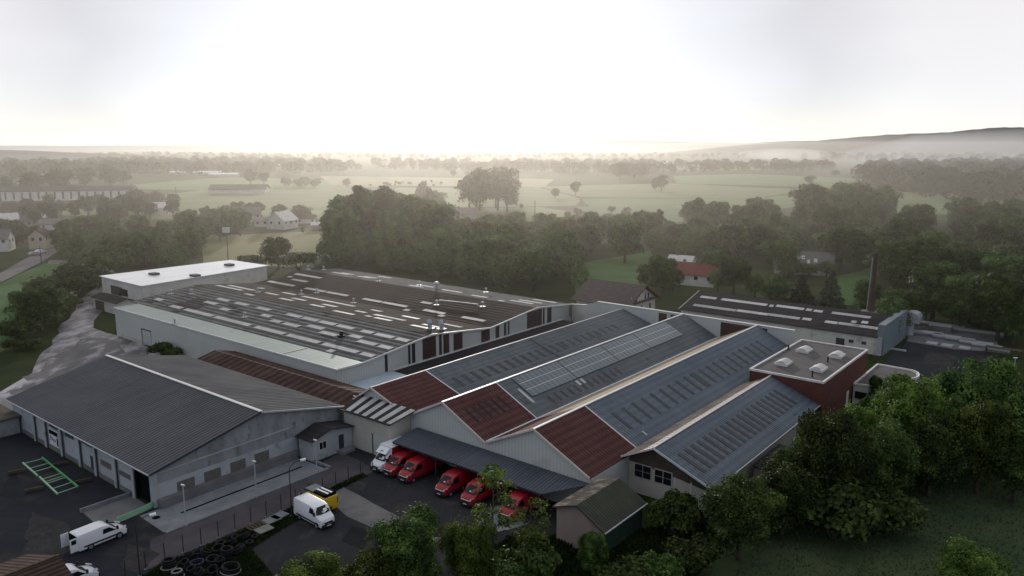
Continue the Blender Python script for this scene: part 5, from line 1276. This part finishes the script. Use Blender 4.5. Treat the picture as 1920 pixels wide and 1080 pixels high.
tree(1240, 560, 470, 'mid', 'large dark tree behind the chalet', width=.85)
tree(1215, 548, 490, 'mid', 'dark tree left of the large one behind the chalet', width=1.)
tree(1555, 592, 508, 'cone', 'conifer rising behind the rear hall roof', width=1.2)
tree(1500, 590, 515, 'cone', 'darker conifer left of the other conifer behind the rear hall', width=1.4)
tree(1450, 585, 510, 'mid', 'dark tree just behind the rear hall roof', width=1.)
tree(1620, 595, 515, 'mid', 'tree left of the chimney', width=.9)
tree(1745, 600, 480, 'mid', 'large tree right of the chimney', width=.85)
tree(1690, 600, 520, 'mid', 'tree right behind the chimney', width=.8)
tree(1800, 620, 500, 'mid', 'broad dark tree behind the panel stacks', width=1.)
tree(1870, 640, 500, 'mid', 'broad dark tree at the back right of the yard', width=1.)
tree(1345, 548, 500, 'mid', 'tree partly covering the right end of the red tiled house', width=1.1)
tree(1262, 545, 498, 'mid', 'tree beside the left end of the red tiled house', width=1.)
tree(1480, 522, 490, 'bush', 'hedge bush in front of the grey roofed house', width=1.2)
tree(1515, 520, 490, 'bush', 'second hedge bush in front of the grey roofed house', width=1.3)
tree(1550, 518, 486, 'mid', 'tree at the right end of the grey roofed house', width=1.2)
tree(1375, 556, 470, 'bright', 'lighter green tree right of the red tiled house', width=.9)
tree(1415, 560, 505, 'bright', 'smaller light green tree near the red tiled house', width=1.)
cluster([(1660, 640), (1690, 600), (1880, 610), (1920, 640), (1900, 650), (1860, 622), (1720, 606)], 12, 6, 10, 'mid', 'tree at the back of the right yard', 'trees lining the right yard', (1., 1.3), 6, seed=15)
# -- left village trees
cluster([(0, 440), (60, 430), (100, 445), (60, 465), (0, 465)], 8, 5, 8, 'far', 'garden tree beside the road at the left', 'garden trees at the left', (1., 1.4), 7, seed=16)
cluster([(0, 400), (120, 395), (240, 402), (320, 420), (200, 430), (0, 425)], 15, 8, 13, 'far', 'tree among the left hand houses', 'trees among the left hand houses', (1., 1.3), 9, seed=17)
cluster([(230, 392), (330, 388), (330, 410), (240, 412)], 8, 9, 13, 'far', 'tree around the pale hipped roof', 'trees around the pale roofed house', (1., 1.3), 10, seed=18)
cluster([(380, 410), (600, 408), (600, 420), (380, 425)], 11, 7, 11, 'far', 'tree beside the middle distance houses', 'trees beside the middle distance houses', (1., 1.3), 9, seed=19)
cluster([(0, 345), (200, 340), (260, 350), (160, 362), (0, 368)], 14, 14, 20, 'far', 'hazy tree behind the long barn', 'hazy trees behind the long barn', (1.3, 1.8), 16, seed=20)
# -- field trees, individual
for x, b, t, lab, k, wd in ((1041, 372, 352, 'small round tree alone in the hazy field, left of a pair', 'far', 1.2), (1079, 366, 338, 'lone tree with two lobes in the hazy field right of centre', 'far', 1.), (1518, 348, 327, 'lone round tree in the pale field at the right', 'far', 1.4), (1240, 358, 328, 'taller of two field trees right of centre', 'far', 1.1), (1228, 357, 333, 'slimmer of two field trees right of centre', 'fartall', 1.2),
    (470, 346, 315, 'spreading field tree behind the farm barn', 'far', 1.3), (495, 345, 322, 'smaller field tree right of the farm barn', 'far', 1.3), (205, 350, 330, 'hazy round tree at the end of the long barn', 'far', 1.1), (650, 352, 334, 'hazy tree at the left of the sunny mist', 'far', 1.2), (850, 332, 318, 'faint misty tree in the bright centre', 'far', 1.2), (875, 330, 320, 'faintest misty tree in the bright centre', 'far', 1.2), (970, 342, 332, 'small faint tree in the misty field', 'far', 1.2), (977, 392, 382, 'tiny tree in the field beside the distant pole', 'far', 1.), (1566, 332, 318, 'small tree group at the foot of the wood', 'far', 1.8)):
    tree(x, b, t, k, lab, width=wd)
cluster([(870, 385), (950, 380), (960, 400), (880, 408)], 7, 20, 27, 'far', 'tall hazy tree in the central group around the dark house', 'tall hazy central trees', (.9, 1.1), 10, seed=21)
cluster([(740, 392), (830, 385), (830, 412), (750, 415)], 8, 9, 17, ['far', 'fartall'], 'hazy tree left of the central group', 'hazy trees left of the central group', (1., 1.2), 9, seed=22)
cluster([(1160, 332), (1215, 330), (1215, 338), (1160, 338)], 6, 15, 20, 'far', 'hazy tree of the small far copse', 'small far copse', (1.2, 1.6), 14, seed=23)
cluster([(520, 348), (610, 346), (610, 352), (530, 354)], 7, 7, 9, 'far', 'hazy bush of the low hedge right of the farm barn', 'low hedge right of the farm barn', (1.4, 1.9), 9, 'hedge_bush', seed=24)
cluster([(1060, 405), (1120, 398), (1200, 402), (1150, 415), (1060, 418)], 14, 3, 5, 'far', 'small shrub in the hedge line beyond the wood', 'shrubs in the hedge line', (1.3, 1.8), 6, 'shrub', seed=25)
cluster([(690, 345), (830, 342), (830, 350), (690, 352)], 14, 2, 4, 'far', 'tiny shrub scattered on the misty field', 'scattered shrubs on the misty field', (1.1, 1.5), 12, 'shrub', seed=26)

# -- far woods as masses
def wood(name, region, n, hmin, hmax, seed):
    r = np.random.default_rng(seed); P = px(*region)
    # triangulated area sampling over a fan of the region
    tri = [(P[0], P[i], P[i+1]) for i in range(1, len(P)-1)]
    ar = np.array([abs((b-a).cross(c-a).z) for a, b, c in tri]); ar /= ar.sum()
    k = r.choice(len(tri), n, p=ar); u_ = r.uniform(size=(n, 2)); u_ = np.where(u_.sum(1)[:, None] > 1, 1-u_, u_)
    A_ = np.array([[list(v) for v in t] for t in tri])
    c = A_[k, 0]+(A_[k, 1]-A_[k, 0])*u_[:, :1]+(A_[k, 2]-A_[k, 0])*u_[:, 1:]
    h = r.uniform(hmin, hmax, n); m_ = 420 if name == 'undergrowth' else 130
    cc = np.repeat(c, m_, 0); hh = np.repeat(h, m_)
    d = r.normal(size=(n*m_, 3)); d /= np.linalg.norm(d, axis=1)[:, None]; d[:, 2] = np.abs(d[:, 2])*np.sign(r.uniform(-.35, 1, n*m_))
    pos = cc+np.stack([d[:, 0]*hh*.45, d[:, 1]*hh*.45, hh*.55+d[:, 2]*hh*.45], 1)*(1+.08*r.normal(size=(n*m_, 1))*np.array([1, 1, 0]))
    nrm = d+r.normal(size=d.shape)*.4; nrm /= np.linalg.norm(nrm, axis=1)[:, None]
    t = np.cross(nrm, r.normal(size=d.shape)); t /= np.linalg.norm(t, axis=1)[:, None]; b = np.cross(nrm, t)
    s = (hh*(.05 if name == 'undergrowth' else .09)*r.uniform(.6, 1.3, n*m_))[:, None]
    V = np.stack([pos-t*s, pos+b*s, pos+t*s, pos-b*s], 1).reshape(-1, 3); N = n*m_
    me = bpy.data.meshes.new(name); me.vertices.add(4*N); me.vertices.foreach_set('co', V.astype(np.float32).ravel())
    me.loops.add(4*N); me.loops.foreach_set('vertex_index', np.arange(4*N, dtype=np.int32)); me.polygons.add(N)
    me.polygons.foreach_set('loop_start', np.arange(0, 4*N, 4, dtype=np.int32)); me.polygons.foreach_set('loop_total', np.full(N, 4, dtype=np.int32))
    me.update(); me.materials.append(L_FARM); ob = bpy.data.objects.new(name, me); COL.objects.link(ob)
    return ob
L_FARM = mat('distant wood', (.018, .028, .016), (.035, .048, .024), .03, .9, .05)
tag(wood('wood', [(1600, 340), (1640, 322), (1920, 315), (2100, 330), (2100, 390), (1800, 384), (1650, 360)], 620, 11, 20, 1), 'broad dark hazy wood below the hill at the right', 'wood', kind='stuff')
tag(wood('wood', [(700, 318), (1130, 322), (1180, 328), (1560, 322), (1560, 312), (1000, 308), (700, 308)], 520, 6, 15, 2), 'faint tree line across the misty plain right of centre', 'wood', kind='stuff')
tag(wood('wood', [(-100, 330), (0, 330), (180, 318), (450, 322), (560, 328), (680, 320), (560, 306), (200, 308), (-100, 315)], 620, 8, 17, 3), 'hazy belt of woods across the far left', 'wood', kind='stuff')
tag(wood('wood', [(-100, 292), (300, 290), (900, 292), (1400, 292), (1400, 297), (600, 300), (-100, 300)], 700, 6, 14, 4), 'faintest tree line near the horizon', 'wood', kind='stuff')
tag(wood('wood', [(1500, 300), (1640, 292), (1920, 290), (2200, 296), (2200, 306), (1700, 308)], 420, 9, 20, 5), 'misty wood at the foot of the hill', 'wood', kind='stuff')

L_FILL = L_NEAR
def fill(region, n, h0, h1, seed, label):
    global L_FARM
    k_ = L_FARM; L_FARM = L_NEAR; o_ = tag(wood('undergrowth', region, n, h0, h1, seed), label, 'undergrowth', kind='stuff'); L_FARM = k_
    return o_
fill([(610, 480), (740, 450), (900, 462), (1090, 470), (1080, 560), (900, 540), (720, 512), (620, 505)], 190, 6, 10, 31, 'thick undergrowth filling the wood behind the main hall')
fill([(1120, 455), (1500, 430), (1680, 430), (1660, 480), (1400, 490), (1180, 475)], 170, 5, 9, 32, 'thick undergrowth of the wooded band')
fill([(1600, 490), (1980, 470), (1990, 570), (1910, 610), (1800, 590), (1790, 520), (1660, 500)], 150, 6, 10, 33, 'thick undergrowth behind the right yard')
fill([(110, 480), (160, 450), (375, 450), (365, 500), (250, 510), (140, 500)], 110, 3.5, 6, 34, 'undergrowth of the wood left of the factory')
# low undergrowth along the stream and the verge
def tufts(name, pts, n, hmin, hmax, seed, m, label):
    r = np.random.default_rng(seed); P = [Vector(p) for p in pts]
    tri = [(P[0], P[i], P[i+1]) for i in range(1, len(P)-1)]
    ar = np.array([abs((b-a).cross(c-a).z) for a, b, c in tri]); ar /= ar.sum()
    k = r.choice(len(tri), n, p=ar); u_ = r.uniform(size=(n, 2)); u_ = np.where(u_.sum(1)[:, None] > 1, 1-u_, u_)
    A_ = np.array([[list(v) for v in t] for t in tri])
    c = A_[k, 0]+(A_[k, 1]-A_[k, 0])*u_[:, :1]+(A_[k, 2]-A_[k, 0])*u_[:, 1:]
    a = r.uniform(0, 6.28, n); h = r.uniform(hmin, hmax, n)
    w = np.stack([np.cos(a), np.sin(a), np.zeros(n)], 1)*(h*.35)[:, None]
    lean = np.stack([r.normal(size=n)*.4*h, r.normal(size=n)*.4*h, h], 1)
    V = np.stack([c-w, c+w, c+lean+w*.2, c+lean-w*.2], 1).reshape(-1, 3); V[:, 2] += .01
    me = bpy.data.meshes.new(name); me.vertices.add(4*n); me.vertices.foreach_set('co', V.astype(np.float32).ravel())
    me.loops.add(4*n); me.loops.foreach_set('vertex_index', np.arange(4*n, dtype=np.int32)); me.polygons.add(n)
    me.polygons.foreach_set('loop_start', np.arange(0, 4*n, 4, dtype=np.int32)); me.polygons.foreach_set('loop_total', np.full(n, 4, dtype=np.int32))
    me.update(); me.materials.append(m); ob = bpy.data.objects.new(name, me); COL.objects.link(ob)
    return tag(ob, label, 'grass', kind='stuff')
gm = mat('grass blades', (.016, .028, .009), (.032, .048, .014), .4, .95, .02, translucent=.15)
gm2 = mat('meadow blades', (.045, .07, .035), (.085, .11, .052), .3, .95, .02, translucent=.1)
tufts('grass', px((880, 1100), (900, 1040), (960, 1010), (1040, 1010), (1120, 1060), (1240, 1010), (1330, 960), (1340, 1000), (1300, 1100)), 26000, .15, .6, 1, gm, 'rough grass around the shed and pond')
tufts('grass', px((1330, 1150), (1420, 1010), (1560, 950), (1780, 860), (1960, 890), (2200, 1150)), 11000, .08, .28, 2, gm2, 'dim meadow grass at the bottom right')
tufts('grass', px((230, 1110), (300, 1060), (420, 1012), (560, 950), (680, 888), (690, 893), (590, 940), (560, 975), (470, 1030), (520, 1090), (500, 1110)), 16000, .08, .35, 3, gm, 'weedy grass under the fence and around the coils')

# ------------------------------------------------------------------ haze
def fogbox(name, a, b, dens, g, col=(1, 1, 1), label=''):
    m = bpy.data.materials.new(name); m.use_nodes = True; nt = m.node_tree; nt.nodes.clear()
    out = nt.nodes.new('ShaderNodeOutputMaterial'); v = nt.nodes.new('ShaderNodeVolumeScatter')
    v.inputs['Density'].default_value = dens; v.inputs['Anisotropy'].default_value = g; v.inputs['Color'].default_value = (*col, 1)
    nt.links.new(v.outputs[0], out.inputs['Volume'])

    o = MB().box(a, b).build(name, m)
    return tag(o, label, 'mist', kind='stuff')
FC = (.32, .298, .268)
fogbox('mist', (-8000, 130, -3), (8000, 7000, 90), .00007, .66, FC, 'thin morning haze hanging over the whole valley')
fogbox('mist', (-7990, 220, -2.9), (7990, 6900, 46), .00042, .66, FC, 'haze lying over the woods and far fields')
fogbox('mist', (-7980, 450, -2.8), (7980, 6800, 18), .00028, .62, FC, 'low mist lying over the far fields')
fogbox('mist', (-7970, 125, -2.7), (7970, 470, 44), .00072, .64, (.62, .57, .49), 'morning haze hanging between the factory and the woods')
mb = MB(); n_ = 24
wm = W(1475, 300, 0); wm = Vector(((1475-960)/F*math.cos(PITCH)*1750, 1750, 0))
for j_ in range(9):
    ph_ = -math.pi/2+math.pi*j_/8
    for i_ in range(n_):
        a_ = 2*math.pi*i_/n_; r_ = math.cos(ph_)*(1+.18*math.sin(3*a_+1)+.1*math.sin(5*a_))
        mb.v.append((wm.x+95*r_*math.cos(a_), wm.y+110*r_*math.sin(a_), 17+14*math.sin(ph_)))
for j_ in range(8):
    for i_ in range(n_): mb.f.append((j_*n_+i_, j_*n_+(i_+1) % n_, (j_+1)*n_+(i_+1) % n_, (j_+1)*n_+i_))
fm_ = fogbox('mist', (0, 0, -60), (1, 1, -59), .0022, .55, (.97, .96, .94), 'small bright mist patch at the foot of the hill')
fm_.data = mb.mesh('mist_patch', fm_.data.materials[0])
# haze bank filling the valley in front of the hill, its top kept below the ridge
mb = MB(); n_ = 30; rows_ = [(760, .2), (1100, .5), (1500, .8), (2150, .97)]
prof_ = [(1380, 270), (1500, 266), (1600, 257), (1700, 252), (1800, 245), (1900, 240), (2500, 250)]
def ridge_(x):
    for (a, ya), (b, yb) in zip(prof_, prof_[1:]):
        if a <= x <= b: return ya+(yb-ya)*(x-a)/(b-a)
    return 250
for lev in (0, 1):
    for Y_, f_ in rows_:
        for i_ in range(n_+1):
            x_ = 1500+(2480-1500)*i_/n_
            top_ = (H+max(.5, (HZ-ridge_(x_))/F*Y_*f_)-1.5)*min(1, .12+(x_-1500)/220)
            mb.v.append(((x_-960)/F*math.cos(PITCH)*Y_*1.02, Y_, -2.6 if lev == 0 else top_))
R_ = len(rows_); N_ = n_+1
def id_(l, r_, i_): return l*R_*N_+r_*N_+i_
for r_ in range(R_-1):
    for i_ in range(n_):
        mb.f.append((id_(0, r_, i_), id_(0, r_+1, i_), id_(0, r_+1, i_+1), id_(0, r_, i_+1)))
        mb.f.append((id_(1, r_, i_), id_(1, r_, i_+1), id_(1, r_+1, i_+1), id_(1, r_+1, i_)))
for i_ in range(n_):
    mb.f.append((id_(0, 0, i_), id_(0, 0, i_+1), id_(1, 0, i_+1), id_(1, 0, i_)))
    mb.f.append((id_(0, R_-1, i_), id_(1, R_-1, i_), id_(1, R_-1, i_+1), id_(0, R_-1, i_+1)))
for r_ in range(R_-1):
    mb.f.append((id_(0, r_, 0), id_(1, r_, 0), id_(1, r_+1, 0), id_(0, r_+1, 0)))
    mb.f.append((id_(0, r_, n_), id_(0, r_+1, n_), id_(1, r_+1, n_), id_(1, r_, n_)))
fogm = fogbox('mist', (0, 0, -50), (1, 1, -49), .0011, .6, (.16, .17, .195), 'bluish haze bank in front of the wooded hill')
fogm.data = mb.mesh('haze_bank', fogm.data.materials[0])

# ------------------------------------------------------------------ light and sky
SUNX, SUNEL = 850, 9.0
az = math.atan((SUNX-960)/F)          # right of +Y
el = math.radians(SUNEL)
sd = Vector((math.sin(az)*math.cos(el), math.cos(az)*math.cos(el), math.sin(el)))
sun = bpy.data.lights.new('sun', 'SUN'); sun.energy = 2.4; sun.angle = math.radians(.8); sun.color = (1, .935, .85)
so = bpy.data.objects.new('sun', sun); COL.objects.link(so); so.rotation_euler = sd.to_track_quat('Z', 'Y').to_euler()
wd = bpy.data.worlds.new('World'); SC.world = wd; wd.use_nodes = True
nt = wd.node_tree; nd = nt.nodes; lk = nt.links; nd.clear()
out = nd.new('ShaderNodeOutputWorld'); bg = nd.new('ShaderNodeBackground'); bg2 = nd.new('ShaderNodeBackground'); ad = nd.new('ShaderNodeAddShader')
sky = nd.new('ShaderNodeTexSky'); sky.sky_type = 'NISHITA'; sky.sun_disc = False; sky.sun_elevation = el; sky.sun_rotation = az
sky.dust_density = .6; sky.air_density = .5; sky.ozone_density = 3; sky.altitude = 300
lk.new(sky.outputs[0], bg.inputs[0]); bg.inputs[1].default_value = .03
geo = nd.new('ShaderNodeTexCoord')
dot = nd.new('ShaderNodeVectorMath'); dot.operation = 'DOT_PRODUCT'; dot.inputs[1].default_value = sd
nv = nd.new('ShaderNodeVectorMath'); nv.operation = 'NORMALIZE'; lk.new(geo.outputs['Generated'], nv.inputs[0]); lk.new(nv.outputs[0], dot.inputs[0])
# soft cloud bank distortion
ns = nd.new('ShaderNodeTexNoise'); ns.inputs['Scale'].default_value = 2.2; ns.inputs['Detail'].default_value = 5
mpn = nd.new('ShaderNodeMapping'); mpn.inputs['Scale'].default_value = (1, 1, 3.5); lk.new(nv.outputs[0], mpn.inputs[0]); lk.new(mpn.outputs[0], ns.inputs['Vector'])
nm = nd.new('ShaderNodeMath'); nm.operation = 'MULTIPLY_ADD'; nm.inputs[1].default_value = .12; nm.inputs[2].default_value = -.06; lk.new(ns.outputs['Fac'], nm.inputs[0])
sm = nd.new('ShaderNodeMath'); sm.operation = 'ADD'; lk.new(dot.outputs['Value'], sm.inputs[0]); lk.new(nm.outputs[0], sm.inputs[1])
mr = nd.new('ShaderNodeMapRange'); mr.inputs['From Min'].default_value = -1; mr.inputs['From Max'].default_value = 1; lk.new(sm.outputs[0], mr.inputs['Value'])
rp = nd.new('ShaderNodeValToRGB'); e = rp.color_ramp.elements; lk.new(mr.outputs[0], rp.inputs['Fac'])
stops = [(0, (.42, .445, .50)), (.5, (.53, .545, .58)), (.78, (.66, .64, .63)), (.88, (.86, .80, .75)), (.93, (.80, .745, .69)), (.958, (.63, .585, .54)), (.975, (.7, .67, .64)), (1.0, (.8, .78, .76))]
e[0].position = 0; e[0].color = (*stops[0][1], 1); e[1].position = 1; e[1].color = (*stops[-1][1], 1)
for p, c in stops[1:-1]:
    k = e.new(p); k.color = (*c, 1)
lk.new(rp.outputs[0], bg2.inputs[0]); bg2.inputs[1].default_value = 1.0
lk.new(bg.outputs[0], ad.inputs[0]); lk.new(bg2.outputs[0], ad.inputs[1]); lk.new(ad.outputs[0], out.inputs[0])

# ------------------------------------------------------------------ camera
cam = bpy.data.cameras.new('camera'); co = bpy.data.objects.new('camera', cam); COL.objects.link(co)
cam.sensor_width = 36; cam.lens = F/1920*36; cam.clip_start = .5; cam.clip_end = 20000
co.location = (0, 0, H); co.rotation_euler = (math.pi/2-PITCH, 0, 0)
SC.camera = co
SC.view_settings.view_transform = 'Standard'; SC.view_settings.look = 'None'; SC.view_settings.exposure = 0
cy = SC.cycles
cy.max_bounces = 4; cy.diffuse_bounces = 2; cy.glossy_bounces = 2; cy.transmission_bounces = 2; cy.volume_bounces = 0; cy.transparent_max_bounces = 8
cy.use_denoising = True
try: cy.denoiser = 'OPENIMAGEDENOISE'
except Exception: pass
cy.sample_clamp_indirect = 4
